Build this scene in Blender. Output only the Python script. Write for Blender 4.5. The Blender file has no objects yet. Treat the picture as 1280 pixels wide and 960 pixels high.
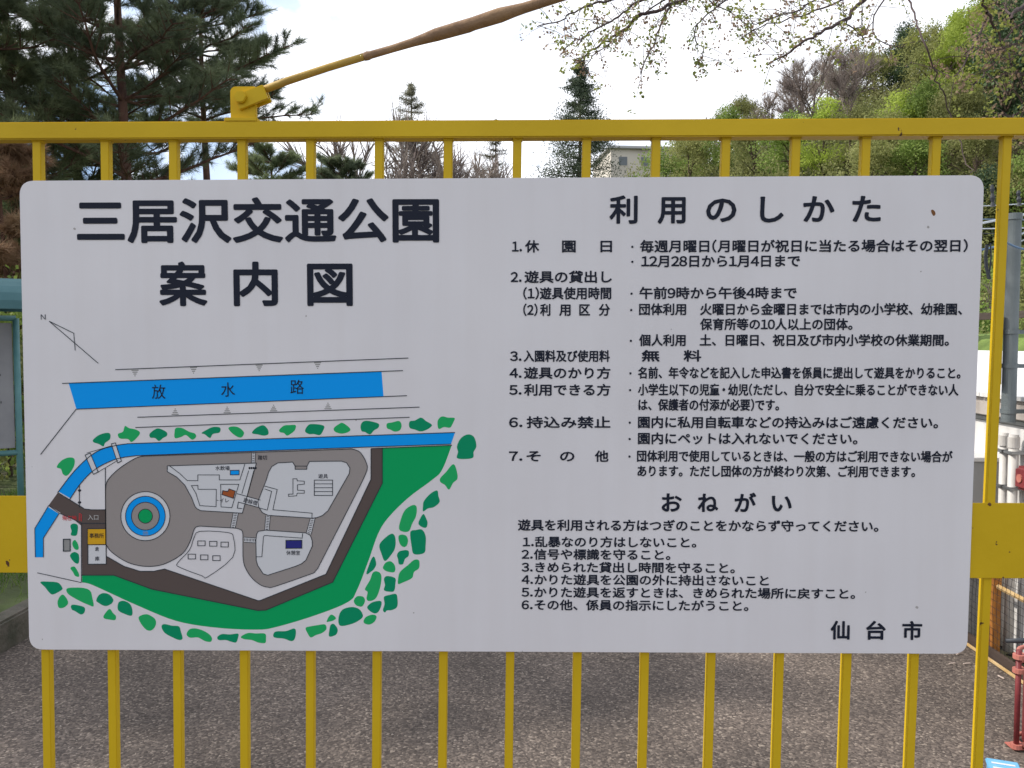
import bpy, bmesh, math, random
import numpy as np
from mathutils import Vector, Matrix, Euler
from mathutils.geometry import tessellate_polygon

S = bpy.context.scene
C = S.collection
R = math.radians
rng = np.random.default_rng(7)
random.seed(7)

# ------------------------------------------------------------------ camera
F = 1050.0
CAM = Vector((0.0589, -1.6002, 1.5))
EUL = Euler((1.5209, 0.0, 0.0170), 'XYZ')
cd = bpy.data.cameras.new('camera')
cam = bpy.data.objects.new('camera', cd); C.objects.link(cam)
cam.location = CAM; cam.rotation_euler = EUL
cd.sensor_width = 36.0; cd.lens = 36.0 * F / 1280.0
cd.clip_start = 0.05; cd.clip_end = 2000
S.camera = cam
ROT = EUL.to_matrix()

def ray(px, py):
    return ROT @ Vector(((px - 640) / F, (480 - py) / F, -1.0))
def on_y(px, py, y):
    d = ray(px, py); t = (y - CAM.y) / d.y
    return CAM + d * t
def on_z(px, py, z):
    d = ray(px, py); t = (z - CAM.z) / d.z
    return CAM + d * t
def at(px, py, dist):
    return CAM + ray(px, py) * dist

# ------------------------------------------------------------------ sky, sun, exposure
SUN_DIR = Vector((-0.85, 0.06, 0.75)).normalized()        # towards the sun
w = bpy.data.worlds.new('World'); S.world = w; w.use_nodes = True
nt = w.node_tree; nt.nodes.clear()
N = nt.nodes.new; L = nt.links.new
out = N('ShaderNodeOutputWorld'); bg = N('ShaderNodeBackground'); bg.inputs[1].default_value = 0.1
sky = N('ShaderNodeTexSky'); sky.sky_type = 'NISHITA'; sky.sun_disc = False
sky.sun_elevation = math.asin(SUN_DIR.z)
sky.sun_rotation = math.atan2(SUN_DIR.x, SUN_DIR.y)
sky.dust_density = 1.5
tc = N('ShaderNodeTexCoord')
sx = N('ShaderNodeSeparateXYZ'); L(tc.outputs['Generated'], sx.inputs[0])
mz = N('ShaderNodeMath'); mz.operation = 'MAXIMUM'; mz.inputs[1].default_value = 0.08; L(sx.outputs[2], mz.inputs[0])
dv = N('ShaderNodeVectorMath'); dv.operation = 'DIVIDE'
cb = N('ShaderNodeCombineXYZ'); L(mz.outputs[0], cb.inputs[0]); L(mz.outputs[0], cb.inputs[1]); cb.inputs[2].default_value = 1
L(tc.outputs['Generated'], dv.inputs[0]); L(cb.outputs[0], dv.inputs[1])
ns = N('ShaderNodeTexNoise'); ns.inputs['Scale'].default_value = 0.9; ns.inputs['Detail'].default_value = 7; ns.inputs['Roughness'].default_value = 0.55
mpw = N('ShaderNodeMapping'); mpw.inputs['Location'].default_value = (3.1, 1.7, 0); L(dv.outputs[0], mpw.inputs[0]); L(mpw.outputs[0], ns.inputs['Vector'])
cr = N('ShaderNodeValToRGB'); cr.color_ramp.elements[0].position = 0.30; cr.color_ramp.elements[1].position = 0.46
cr.color_ramp.elements[0].color = (.3, .3, .3, 1); cr.color_ramp.elements[1].color = (1, 1, 1, 1)
L(ns.outputs[0], cr.inputs[0])
mx = N('ShaderNodeMix'); mx.data_type = 'RGBA'
# thin cloud, brighter towards the sun and the horizon in front
dt = N('ShaderNodeVectorMath'); dt.operation = 'DOT_PRODUCT'; L(tc.outputs['Generated'], dt.inputs[0]); dt.inputs[1].default_value = Vector((-0.45, 0.85, 0.28)).normalized()
gl = N('ShaderNodeMapRange'); gl.inputs['From Min'].default_value = -.2; gl.inputs['From Max'].default_value = 1; gl.inputs['To Min'].default_value = 0; gl.inputs['To Max'].default_value = 1; L(dt.outputs['Value'], gl.inputs[0])
cm = N('ShaderNodeMix'); cm.data_type = 'RGBA'; L(gl.outputs[0], cm.inputs[0]); cm.inputs[6].default_value = (8.8, 9.1, 9.8, 1); cm.inputs[7].default_value = (13.5, 13.8, 14.6, 1)
dl = N('ShaderNodeVectorMath'); dl.operation = 'DOT_PRODUCT'; L(tc.outputs['Generated'], dl.inputs[0]); dl.inputs[1].default_value = Vector((-0.60, 0.72, 0.34)).normalized()
ml = N('ShaderNodeMapRange'); ml.inputs['From Min'].default_value = .86; ml.inputs['From Max'].default_value = .985; ml.inputs['To Min'].default_value = 1; ml.inputs['To Max'].default_value = 0; L(dl.outputs['Value'], ml.inputs[0])
nz = N('ShaderNodeTexNoise'); nz.inputs['Scale'].default_value = 8; nz.inputs['Detail'].default_value = 5; L(tc.outputs['Generated'], nz.inputs['Vector'])
mm = N('ShaderNodeMapRange'); mm.inputs['From Min'].default_value = .48; mm.inputs['From Max'].default_value = .60; L(nz.outputs[0], mm.inputs[0])
mxx = N('ShaderNodeMath'); mxx.operation = 'MAXIMUM'; L(ml.outputs[0], mxx.inputs[0]); L(mm.outputs[0], mxx.inputs[1])
mfa = N('ShaderNodeMath'); mfa.operation = 'MULTIPLY'; L(mxx.outputs[0], mfa.inputs[0]); L(cr.outputs[0], mfa.inputs[1])
# open sky between the clouds: the sky texture seen through thin bright haze
bl_ = N('ShaderNodeMix'); bl_.data_type = 'RGBA'; bl_.inputs[0].default_value = .7; L(sky.outputs[0], bl_.inputs[6]); bl_.inputs[7].default_value = (3.0, 6.0, 10.8, 1)
L(mfa.outputs[0], mx.inputs[0]); L(bl_.outputs[2], mx.inputs[6]); L(cm.outputs[2], mx.inputs[7])
L(mx.outputs[2], bg.inputs[0]); L(bg.outputs[0], out.inputs[0])

sl = bpy.data.lights.new('sun', 'SUN'); sl.energy = 3.6; sl.angle = R(1.5); sl.color = (1.0, 0.93, 0.82)
so = bpy.data.objects.new('sun', sl); C.objects.link(so)
so.rotation_euler = (-SUN_DIR).to_track_quat('-Z', 'Y').to_euler()

S.view_settings.view_transform = 'Standard'; S.view_settings.look = 'None'
S.view_settings.exposure = 0.14; S.view_settings.gamma = 1.0
S.view_settings.use_curve_mapping = False
S.cycles.max_bounces = 6; S.cycles.transparent_max_bounces = 8

# ------------------------------------------------------------------ helpers
def tag(o, label=None, cat=None, group=None, kind=None):
    if label: o['label'] = label
    if cat: o['category'] = cat
    if group: o['group'] = group
    if kind: o['kind'] = kind
    return o
def empty(name, loc=(0, 0, 0), rz=0, label=None, cat=None, group=None):
    o = bpy.data.objects.new(name, None); C.objects.link(o)
    o.location = loc; o.rotation_euler = (0, 0, rz); o.empty_display_size = 0.1
    return tag(o, label, cat, group)
def link(name, me, mat, parent=None, smooth=False):
    if mat is not None and not me.materials: me.materials.append(mat)
    if smooth:
        me.polygons.foreach_set('use_smooth', [True] * len(me.polygons))
    o = bpy.data.objects.new(name, me); C.objects.link(o)
    if parent is not None: o.parent = parent
    return o
def np_mesh(name, V, k):
    """V: (n*k,3) vertices, faces of k consecutive vertices"""
    V = np.asarray(V, dtype=np.float32).reshape(-1, 3); n = len(V) // k
    me = bpy.data.meshes.new(name)
    me.vertices.add(len(V)); me.vertices.foreach_set('co', V.ravel())
    me.loops.add(n * k); me.loops.foreach_set('vertex_index', np.arange(n * k, dtype=np.int32))
    me.polygons.add(n); me.polygons.foreach_set('loop_start', np.arange(0, n * k, k, dtype=np.int32))
    me.update(calc_edges=True)
    return me
class MB:
    def __init__(s): s.v = []; s.f = []
    def add(s, v, f):
        b = len(s.v); s.v += [tuple(x) for x in v]; s.f += [tuple(b + i for i in q) for q in f]
    def box(s, x0, x1, y0, y1, z0, z1):
        s.add([(x0,y0,z0),(x1,y0,z0),(x1,y1,z0),(x0,y1,z0),(x0,y0,z1),(x1,y0,z1),(x1,y1,z1),(x0,y1,z1)],
              [(0,3,2,1),(4,5,6,7),(0,1,5,4),(1,2,6,5),(2,3,7,6),(3,0,4,7)])
    def tube(s, pts, rad, n=8, cap=True):
        pts = [Vector(p) for p in pts]
        if not hasattr(rad, '__len__'): rad = [rad] * len(pts)
        rings = []; up = None
        for i, p in enumerate(pts):
            d = (pts[min(i + 1, len(pts) - 1)] - pts[max(i - 1, 0)])
            if d.length < 1e-9: d = Vector((0, 0, 1))
            d.normalize()
            if up is None:
                a = Vector((0, 0, 1)) if abs(d.z) < .9 else Vector((0, 1, 0))
            else: a = up
            u = d.cross(a).normalized(); v = d.cross(u).normalized(); up = u.cross(d).normalized()
            rings.append([p + (u * math.cos(t) + v * math.sin(t)) * rad[i] for t in [2 * math.pi * k / n for k in range(n)]])
        vs = [q for r in rings for q in r]; fs = []
        for i in range(len(pts) - 1):
            for k in range(n):
                a = i * n + k; b = i * n + (k + 1) % n
                fs.append((a, b, b + n, a + n))
        if cap:
            fs.append(tuple(range(n - 1, -1, -1))); m = (len(pts) - 1) * n; fs.append(tuple(m + k for k in range(n)))
        s.add(vs, fs)
    def prism(s, poly, y0, y1):           # polygon in xz, extruded in y
        n = len(poly)
        vs = [(x, y0, z) for x, z in poly] + [(x, y1, z) for x, z in poly]
        s.add(vs, [tuple(range(n)), tuple(range(2 * n - 1, n - 1, -1))] + [(i, i + n, (i + 1) % n + n, (i + 1) % n) for i in range(n)])
    def mesh(s, name='mesh', bevel=0, seg=2):
        me = bpy.data.meshes.new(name); me.from_pydata(s.v, [], s.f)
        bm = bmesh.new(); bm.from_mesh(me)
        bmesh.ops.recalc_face_normals(bm, faces=bm.faces)
        if bevel:
            ed = [e for e in bm.edges if len(e.link_faces) == 2 and e.calc_face_angle() > 0.6]
            bmesh.ops.bevel(bm, geom=ed, offset=bevel, segments=seg, affect='EDGES', clamp_overlap=True)
        bm.to_mesh(me); bm.free(); return me
    def build(s, name, mat, parent=None, bevel=0, smooth=False, seg=2):
        return link(name, s.mesh(name, bevel, seg), mat, parent, smooth)
def copy_tree(o, parent=None):
    c = o.copy(); C.objects.link(c); c.parent = parent
    for ch in list(o.children): copy_tree(ch, c)
    return c

# ------------------------------------------------------------------ materials
def mat(name, col, rough=0.6, metal=0, spec=0.5):
    m = bpy.data.materials.new(name); m.use_nodes = True
    b = m.node_tree.nodes['Principled BSDF']
    b.inputs['Base Color'].default_value = (*col, 1); b.inputs['Roughness'].default_value = rough
    b.inputs['Metallic'].default_value = metal; b.inputs['Specular IOR Level'].default_value = spec
    return m
def nodes(m): return m.node_tree.nodes, m.node_tree.links, m.node_tree.nodes['Principled BSDF']
def noise_mat(name, stops, scale=10, detail=6, rough=.7, bump=0, bscale=None, coord='Object', stretch=None, nrough=.6, spec=.4):
    m = mat(name, stops[0][1], rough, spec=spec); n, l, b = nodes(m)
    t = n.new('ShaderNodeTexCoord'); v = t.outputs[coord]
    if stretch:
        mp = n.new('ShaderNodeMapping'); mp.inputs['Scale'].default_value = stretch; l.new(v, mp.inputs[0]); v = mp.outputs[0]
    x = n.new('ShaderNodeTexNoise'); x.inputs['Scale'].default_value = scale; x.inputs['Detail'].default_value = detail
    x.inputs['Roughness'].default_value = nrough
    l.new(v, x.inputs['Vector'])
    r = n.new('ShaderNodeValToRGB'); e = r.color_ramp.elements
    while len(e) < len(stops): e.new(0.5)
    for k, (p, c) in enumerate(stops): e[k].position = p; e[k].color = (*c, 1)
    l.new(x.outputs[0], r.inputs[0]); l.new(r.outputs[0], b.inputs['Base Color'])
    if bump:
        x2 = n.new('ShaderNodeTexNoise'); x2.inputs['Scale'].default_value = bscale or scale * 4; x2.inputs['Detail'].default_value = 5
        l.new(v, x2.inputs['Vector'])
        bp = n.new('ShaderNodeBump'); bp.inputs['Strength'].default_value = bump; bp.inputs['Distance'].default_value = 0.01
        l.new(x2.outputs[0], bp.inputs['Height']); l.new(bp.outputs[0], b.inputs['Normal'])
    return m
def leaf_mat(name, c0, c1, c2, scale=1.0, trans=0.35, vary=0.12):
    """leaf colours vary from clump to clump and from tree to tree"""
    m = mat(name, c1, 0.65, spec=.25); n, l, b = nodes(m)
    t = n.new('ShaderNodeTexCoord')
    x = n.new('ShaderNodeTexNoise'); x.inputs['Scale'].default_value = scale; x.inputs['Detail'].default_value = 5
    l.new(t.outputs['Object'], x.inputs['Vector'])
    r = n.new('ShaderNodeValToRGB'); e = r.color_ramp.elements; e.new(.5)
    for k, (p, c) in enumerate(((.32, c0), (.5, c1), (.68, c2))): e[k].position = p; e[k].color = (*c, 1)
    l.new(x.outputs[0], r.inputs[0])
    oi = n.new('ShaderNodeObjectInfo'); mr = n.new('ShaderNodeMapRange')
    mr.inputs['To Min'].default_value = 1 - vary * 2; mr.inputs['To Max'].default_value = 1 + vary * 2
    l.new(oi.outputs['Random'], mr.inputs[0])
    hs = n.new('ShaderNodeHueSaturation'); l.new(r.outputs[0], hs.inputs['Color']); l.new(mr.outputs[0], hs.inputs['Value'])
    l.new(hs.outputs[0], b.inputs['Base Color'])
    tr = n.new('ShaderNodeBsdfTranslucent'); l.new(hs.outputs[0], tr.inputs[0])
    ms = n.new('ShaderNodeMixShader'); ms.inputs[0].default_value = trans
    l.new(b.outputs[0], ms.inputs[1]); l.new(tr.outputs[0], ms.inputs[2])
    l.new(ms.outputs[0], n['Material Output'].inputs['Surface'])
    return m

def yellow_paint():
    m = mat('yellow_paint', (.50, .33, .012), .5, spec=.25); n, l, b = nodes(m)
    t = n.new('ShaderNodeTexCoord')
    a = n.new('ShaderNodeTexNoise'); a.inputs['Scale'].default_value = 3; a.inputs['Detail'].default_value = 6; l.new(t.outputs['Object'], a.inputs['Vector'])
    r = n.new('ShaderNodeValToRGB'); e = r.color_ramp.elements
    e[0].position = .3; e[0].color = (.55, .365, .008, 1); e[1].position = .7; e[1].color = (.68, .46, .014, 1)
    l.new(a.outputs[0], r.inputs[0])
    c = n.new('ShaderNodeTexNoise'); c.inputs['Scale'].default_value = 38; c.inputs['Detail'].default_value = 3; l.new(t.outputs['Object'], c.inputs['Vector'])
    r2 = n.new('ShaderNodeValToRGB'); f = r2.color_ramp.elements
    f[0].position = .735; f[0].color = (0, 0, 0, 1); f[1].position = .75; f[1].color = (1, 1, 1, 1)
    l.new(c.outputs[0], r2.inputs[0])
    mixn = n.new('ShaderNodeMix'); mixn.data_type = 'RGBA'; l.new(r2.outputs[0], mixn.inputs[0]); l.new(r.outputs[0], mixn.inputs[6]); mixn.inputs[7].default_value = (.10, .045, .02, 1)
    l.new(mixn.outputs[2], b.inputs['Base Color'])
    d = n.new('ShaderNodeTexNoise'); d.inputs['Scale'].default_value = 60; d.inputs['Detail'].default_value = 4; l.new(t.outputs['Object'], d.inputs['Vector'])
    bp = n.new('ShaderNodeBump'); bp.inputs['Strength'].default_value = .25; bp.inputs['Distance'].default_value = .002
    l.new(d.outputs[0], bp.inputs['Height']); l.new(bp.outputs[0], b.inputs['Normal'])
    return m
YEL = yellow_paint()
ROD = noise_mat('worn_yellow_rod', [(.35, (.36, .22, .05)), (.62, (.50, .33, .06))], 9, rough=.6, bump=.3)
SLEEVE = noise_mat('rusty_sleeve', [(.3, (.20, .12, .075)), (.7, (.34, .215, .12))], 14, rough=.75, bump=.4)

def sign_white():
    m = mat('sign_white', (.78, .79, .83), .38, spec=.4); n, l, b = nodes(m)
    t = n.new('ShaderNodeTexCoord')
    a = n.new('ShaderNodeTexNoise'); a.inputs['Scale'].default_value = 2.2; a.inputs['Detail'].default_value = 8; l.new(t.outputs['Object'], a.inputs['Vector'])
    r = n.new('ShaderNodeValToRGB'); e = r.color_ramp.elements
    e[0].position = .3; e[0].color = (.72, .705, .745, 1); e[1].position = .7; e[1].color = (.79, .775, .815, 1)
    l.new(a.outputs[0], r.inputs[0])
    # faint streaks of grime running down
    mp = n.new('ShaderNodeMapping'); mp.inputs['Scale'].default_value = (26, 1, 1.6); l.new(t.outputs['Object'], mp.inputs[0])
    s = n.new('ShaderNodeTexNoise'); s.inputs['Scale'].default_value = 1; s.inputs['Detail'].default_value = 6; l.new(mp.outputs[0], s.inputs['Vector'])
    r3 = n.new('ShaderNodeValToRGB'); g = r3.color_ramp.elements
    g[0].position = .3; g[0].color = (.975, .97, .965, 1); g[1].position = .6; g[1].color = (1, 1, 1, 1)
    l.new(s.outputs[0], r3.inputs[0])
    mu = n.new('ShaderNodeMix'); mu.data_type = 'RGBA'; mu.blend_type = 'MULTIPLY'; mu.inputs[0].default_value = 1
    l.new(r.outputs[0], mu.inputs[6]); l.new(r3.outputs[0], mu.inputs[7])
    # small specks
    c = n.new('ShaderNodeTexNoise'); c.inputs['Scale'].default_value = 55; c.inputs['Detail'].default_value = 2; l.new(t.outputs['Object'], c.inputs['Vector'])
    r2 = n.new('ShaderNodeValToRGB'); f = r2.color_ramp.elements
    f[0].position = .79; f[0].color = (0, 0, 0, 1); f[1].position = .82; f[1].color = (.6, .6, .6, 1)
    l.new(c.outputs[0], r2.inputs[0])
    mi = n.new('ShaderNodeMix'); mi.data_type = 'RGBA'; l.new(r2.outputs[0], mi.inputs[0]); l.new(mu.outputs[2], mi.inputs[6]); mi.inputs[7].default_value = (.25, .23, .22, 1)
    l.new(mi.outputs[2], b.inputs['Base Color'])
    d = n.new('ShaderNodeTexNoise'); d.inputs['Scale'].default_value = 3.5; l.new(t.outputs['Object'], d.inputs['Vector'])
    bp = n.new('ShaderNodeBump'); bp.inputs['Strength'].default_value = .25; bp.inputs['Distance'].default_value = .01
    l.new(d.outputs[0], bp.inputs['Height']); l.new(bp.outputs[0], b.inputs['Normal'])
    return m
WHITE = sign_white()
def ink(name, c, rough=.5): return mat(name, c, rough, spec=.15)
INK = ink('black_ink', (.014, .018, .034)); BLUE = ink('blue_ink', (.0, .34, .95)); GREEN = ink('green_ink', (.0, .37, .115))
GD = ink('dark_green_ink', (.0, .28, .13)); GL = ink('leaf_green_ink', (.015, .42, .13))
ROADG = ink('road_grey_ink', (.32, .29, .285)); ROADB = ink('road_brown_ink', (.11, .085, .08)); PALE = ink('pale_print', (.66, .67, .71))
ORNG = ink('orange_ink', (.68, .38, .02)); BRICK = ink('red_brown_ink', (.38, .10, .03)); NAVY = ink('navy_ink', (.028, .03, .22))
REDI = ink('red_ink', (.60, .05, .06)); GREYI = ink('grey_ink', (.30, .30, .30)); LINE = ink('line_ink', (.035, .045, .06)); LGREY = ink('light_grey_ink', (.5, .5, .5))

# ------------------------------------------------------------------ ground
def asphalt():
    m = mat('asphalt', (.14, .12, .11), .9, spec=.25); n, l, b = nodes(m)
    t = n.new('ShaderNodeTexCoord'); o = t.outputs['Object']
    v = n.new('ShaderNodeTexVoronoi'); v.inputs['Scale'].default_value = 115; l.new(o, v.inputs['Vector'])
    v2 = n.new('ShaderNodeTexVoronoi'); v2.inputs['Scale'].default_value = 45; l.new(o, v2.inputs['Vector'])
    sp = n.new('ShaderNodeSeparateColor'); l.new(v.outputs['Color'], sp.inputs[0])
    r = n.new('ShaderNodeValToRGB'); e = r.color_ramp.elements
    for _ in range(3): e.new(.5)
    for k, (p, c) in enumerate(((0, (.062, .053, .050)), (.45, (.108, .093, .086)), (.82, (.155, .133, .121)), (.95, (.22, .19, .17)), (1, (.30, .265, .235)))):
        e[k].position = p; e[k].color = (*c, 1)
    l.new(sp.outputs[0], r.inputs[0])
    a = n.new('ShaderNodeTexNoise'); a.inputs['Scale'].default_value = 1.3; a.inputs['Detail'].default_value = 7; l.new(o, a.inputs['Vector'])
    r2 = n.new('ShaderNodeValToRGB'); f = r2.color_ramp.elements
    f[0].position = .3; f[0].color = (.66, .63, .60, 1); f[1].position = .7; f[1].color = (1.3, 1.22, 1.13, 1)
    l.new(a.outputs[0], r2.inputs[0])
    mu = n.new('ShaderNodeMix'); mu.data_type = 'RGBA'; mu.blend_type = 'MULTIPLY'; mu.inputs[0].default_value = 1
    l.new(r.outputs[0], mu.inputs[6]); l.new(r2.outputs[0], mu.inputs[7])
    l.new(mu.outputs[2], b.inputs['Base Color'])
    sm = n.new('ShaderNodeMath'); sm.operation = 'ADD'; l.new(v.outputs['Distance'], sm.inputs[0]); l.new(v2.outputs['Distance'], sm.inputs[1])
    bp = n.new('ShaderNodeBump'); bp.invert = True; bp.inputs['Strength'].default_value = .55; bp.inputs['Distance'].default_value = .003
    l.new(sm.outputs[0], bp.inputs['Height']); l.new(bp.outputs[0], b.inputs['Normal'])
    return m
ASPH = asphalt()
SOIL = noise_mat('soil_and_grass', [(.35, (.07, .055, .035)), (.5, (.06, .075, .025)), (.68, (.085, .12, .03))], 1.6, rough=.95, bump=.6, bscale=20)
CONC = noise_mat('mossy_concrete', [(.3, (.05, .052, .035)), (.55, (.12, .105, .085)), (.75, (.19, .17, .15))], 6, rough=.95, bump=.7, bscale=40)

# terrain heights: flat near the gate, wooded hill rising to the right and behind
def lerp(x, xs, ys): return float(np.interp(x, xs, ys))
def terrain(x, y):
    dx, dy = x - CAM.x, y - CAM.y
    r = math.hypot(dx, dy); a = dx / max(dy, 1e-3) if dy > 0 else 9 * (1 if dx > 0 else -1)
    a = max(-2.2, min(2.2, a))
    ridge = lerp(a, [-2.2, -.9, -.62, -.3, .06, .13, .19, .25, .35, .45, .62, .9, 2.2],
                    [10, 12, 12, 10, 12, 17, 22, 25, 29, 30.5, 34.5, 35, 24])
    t = (r - 26) / 92.0; t = max(0, min(1, t)); t = t * t * (3 - 2 * t)
    h = ridge * t
    if dy <= 0: h *= max(0, 1 - (-dy) / 60)
    return h + 0.35 * math.sin(x * .21) * math.cos(y * .17) * min(1, max(0, (r - 26) / 20))
mb = MB(); gv = []; radii = [0, 12, 20, 26, 32, 40, 48, 56, 66, 76, 86, 96, 108, 120, 145, 200, 320, 600, 1500]; na = 120
for i, r_ in enumerate(radii):
    for k in range(na):
        an = 2 * math.pi * k / na
        x, y = CAM.x + r_ * math.sin(an), CAM.y + r_ * math.cos(an)
        h = terrain(x, y)
        if r_ > 145: h *= max(0.35, 1 - (r_ - 145) / 500)
        gv.append((x, y, h - 0.03))
gf = []
for i in range(len(radii) - 1):
    for k in range(na):
        a_, b_ = i * na + k, i * na + (k + 1) % na
        gf.append((a_ + na, b_ + na, b_, a_))
mb.add(gv, gf)
bm = bmesh.new(); me = bpy.data.meshes.new('ground'); me.from_pydata(mb.v, [], mb.f); bm.from_mesh(me)
bmesh.ops.remove_doubles(bm, verts=bm.verts, dist=.001); bmesh.ops.recalc_face_normals(bm, faces=bm.faces); bm.to_mesh(me); bm.free()
HILLSOIL = noise_mat('woodland_floor', [(.35, (.05, .045, .028)), (.55, (.06, .07, .025)), (.7, (.085, .10, .035))], .5, rough=1)
tag(link('ground', me, HILLSOIL), kind='structure')

mb = MB(); nx, ny = 12, 50
vs = []; fs = []
for j in range(ny + 1):
    for i in range(nx + 1):
        vs.append((-2.47 + 4.72 * i / nx, -6 + 30 * j / ny, 0.0))
for j in range(ny):
    for i in range(nx):
        a_ = j * (nx + 1) + i; fs.append((a_, a_ + 1, a_ + nx + 2, a_ + nx + 1))
mb.add(vs, fs); tag(mb.build('road', ASPH), kind='structure')

# raised bed on the left with kerb stones
mb = MB()
mb.box(-14, -2.585, .5, 24, -.1, .115)
tag(mb.build('planting_bed', SOIL), kind='structure')
kerb = empty('concrete_kerb', (-2.47, 0, 0), label='mossy concrete kerb edging the grass bed left of the road', cat='kerb')
yy = .5
for k in range(26):
    ln = .6
    mb = MB(); dx = rng.uniform(-.004, .004); mb.box(-.11 + dx, dx, yy + .004, yy + ln - .004, -.05, .145 + rng.uniform(-.004, .004))
    mb.build('kerb_stone', CONC, kerb, bevel=.012); yy += ln
# grass tufts on the bed
def blades(cx, cy, z, n, h=.09, sp=.0):
    base = np.stack([cx, cy, z], -1)
    an = rng.uniform(0, 2 * np.pi, n); w_ = rng.uniform(.002, .004, n); hh = h * rng.uniform(.5, 1.2, n)
    lean = rng.normal(0, .035, (n, 2))
    d = np.stack([np.cos(an), np.sin(an), np.zeros(n)], -1) * w_[:, None]
    tip = base + np.stack([lean[:, 0], lean[:, 1], hh], -1)
    return np.stack([base - d, base + d, tip], 1).reshape(-1, 3)
n = 26000
gx = rng.uniform(-4.6, -2.59, n); gy = rng.uniform(1.2, 7, n)
keep = (np.sin(gx * 5.1) + np.cos(gy * 3.3 + gx * 2) + rng.normal(0, .7, n)) > -.6
gx, gy = gx[keep], gy[keep]
GRASS = leaf_mat('grass_blades', (.07, .13, .02), (.11, .20, .03), (.19, .22, .06), 3, .3)
tag(link('grass', np_mesh('grass', blades(gx, gy, np.full(len(gx), .112), len(gx)), 3), GRASS),
    'short green grass growing in the bed behind the kerb', 'grass', kind='stuff')
# loose chips and petals on the asphalt
n = 900
px_ = rng.uniform(-2.3, 2.2, n); py_ = rng.uniform(.6, 7, n); s_ = rng.uniform(.0018, .0042, n) * np.where(rng.random(n) < .03, 2.2, 1)
V = []
for i in range(n):
    a0 = rng.uniform(0, 6.28); q = []
    for k in range(4):
        an = a0 + k * math.pi / 2 + rng.uniform(-.3, .3); q.append((px_[i] + s_[i] * math.cos(an) * rng.uniform(.5, 1.2), py_[i] + s_[i] * math.sin(an), .003))
    top = (px_[i], py_[i], .003 + s_[i] * .7)
    for k in range(4): V += [q[k], q[(k + 1) % 4], top]
CHIP = noise_mat('stone_chips', [(.4, (.24, .21, .19)), (.55, (.38, .33, .29)), (.72, (.62, .58, .54))], 40, rough=.9)
tag(link('gravel', np_mesh('gravel', V, 3), CHIP), 'loose pale stone chips scattered over the asphalt', 'gravel', kind='stuff')

# ------------------------------------------------------------------ gate
gate = empty('yellow_gate', (0, .016, 0), label='yellow painted steel gate of square bars carrying the white sign', cat='gate')
def rel(v): return (v[0], v[1] - .016, v[2])
BARY0, BARY1 = .0085, .0245
zt1 = on_y(640, 149.5, -.001).z; zt0 = on_y(640, 171.5, -.001).z
mb = MB(); mb.box(-2.05, 2.35, -.017, .0175, zt0, zt1); mb.build('top_rail', YEL, gate, bevel=.0022)
mb = MB(); mb.box(-2.05, 2.35, -.017, .0175, .06, .095); mb.build('bottom_rail', YEL, gate, bevel=.002)
x48 = on_y(45.9, 200, BARY0).x; x1169 = on_y(1171, 200, BARY0).x
p_ = (x1169 - x48) / 13
barmb = MB(); barmb.box(-.0082, .0082, BARY0 - .016, BARY1 - .016, .096, zt0 - .001)
barme = barmb.mesh('bar', bevel=.0012)
wb = MB(); c4 = [(-.0085, BARY0 - .0165), (.0085, BARY0 - .0165), (.0085, BARY1 - .0155), (-.0085, BARY1 - .0155), (-.0085, BARY0 - .0165)]
wb.tube([(a + rng.normal(0, .0003), b, zt0 - .0012 + rng.normal(0, .0003)) for (a0, b0), (a1, b1) in zip(c4, c4[1:]) for a, b in [(a0 + (a1 - a0) * t, b0 + (b1 - b0) * t) for t in (0, .25, .5, .75)]] + [(c4[0][0], c4[0][1], zt0 - .0012)], [.0017 + .0005 * (i % 2) for i in range(17)], 6, False)
weldme = wb.mesh('weld_bead')
for k in range(-3, 17):
    xb = x48 + k * p_
    if abs(xb) > 2.3 or xb < -2.04: continue
    tl = -(.0105 + .0065 * k / 13) + rng.normal(0, .0006)      # the gate has sagged: bars lean slightly
    o = link('bar', barme, YEL, gate); o.rotation_euler = (0, -tl, 0); o.location = (xb - (zt0 * math.sin(-tl)), 0, zt0 * (1 - math.cos(tl)))
    wo = link('weld_bead', weldme, YEL, gate, True); wo.location = (xb, 0, 0)
# wide flat plate across the bars, in front of them (sign is fixed to it)
def plate(x0, x1, pa, pb):
    z1 = on_y(*pa, .004).z; z0 = on_y(*pb, .004).z
    mb = MB(); mb.box(x0, x1, -.012, -.0076, z0, z1); mb.build('cross_plate', YEL, gate, bevel=.001)
plate(-2.05, -.70, (15, 620), (15, 716)); plate(.72, 2.35, (1250, 629), (1250, 723))
RUSTP = mat('rust_blister', (.13, .055, .025), .95)
for px_r, py_r, rr_ in ((1237, 630.5, .0045), (1254, 722, .002), (1216, 660, .0012), (1262, 690, .0016), (12, 700, .0015)):
    v = on_y(px_r, py_r, .004); mb = MB(); nb_ = 9
    ring_ = [(v.x + rr_ * rng.uniform(.6, 1.2) * math.cos(t), -.0121, v.z + rr_ * rng.uniform(.5, 1) * math.sin(t)) for t in np.linspace(0, 6.28, nb_ + 1)[:-1]]
    mb.add(ring_ + [(v.x, -.0121 - rr_ * .35, v.z)], [(i, (i + 1) % nb_, nb_) for i in range(nb_)]); mb.build('rust_blister', RUSTP, gate)
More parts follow.
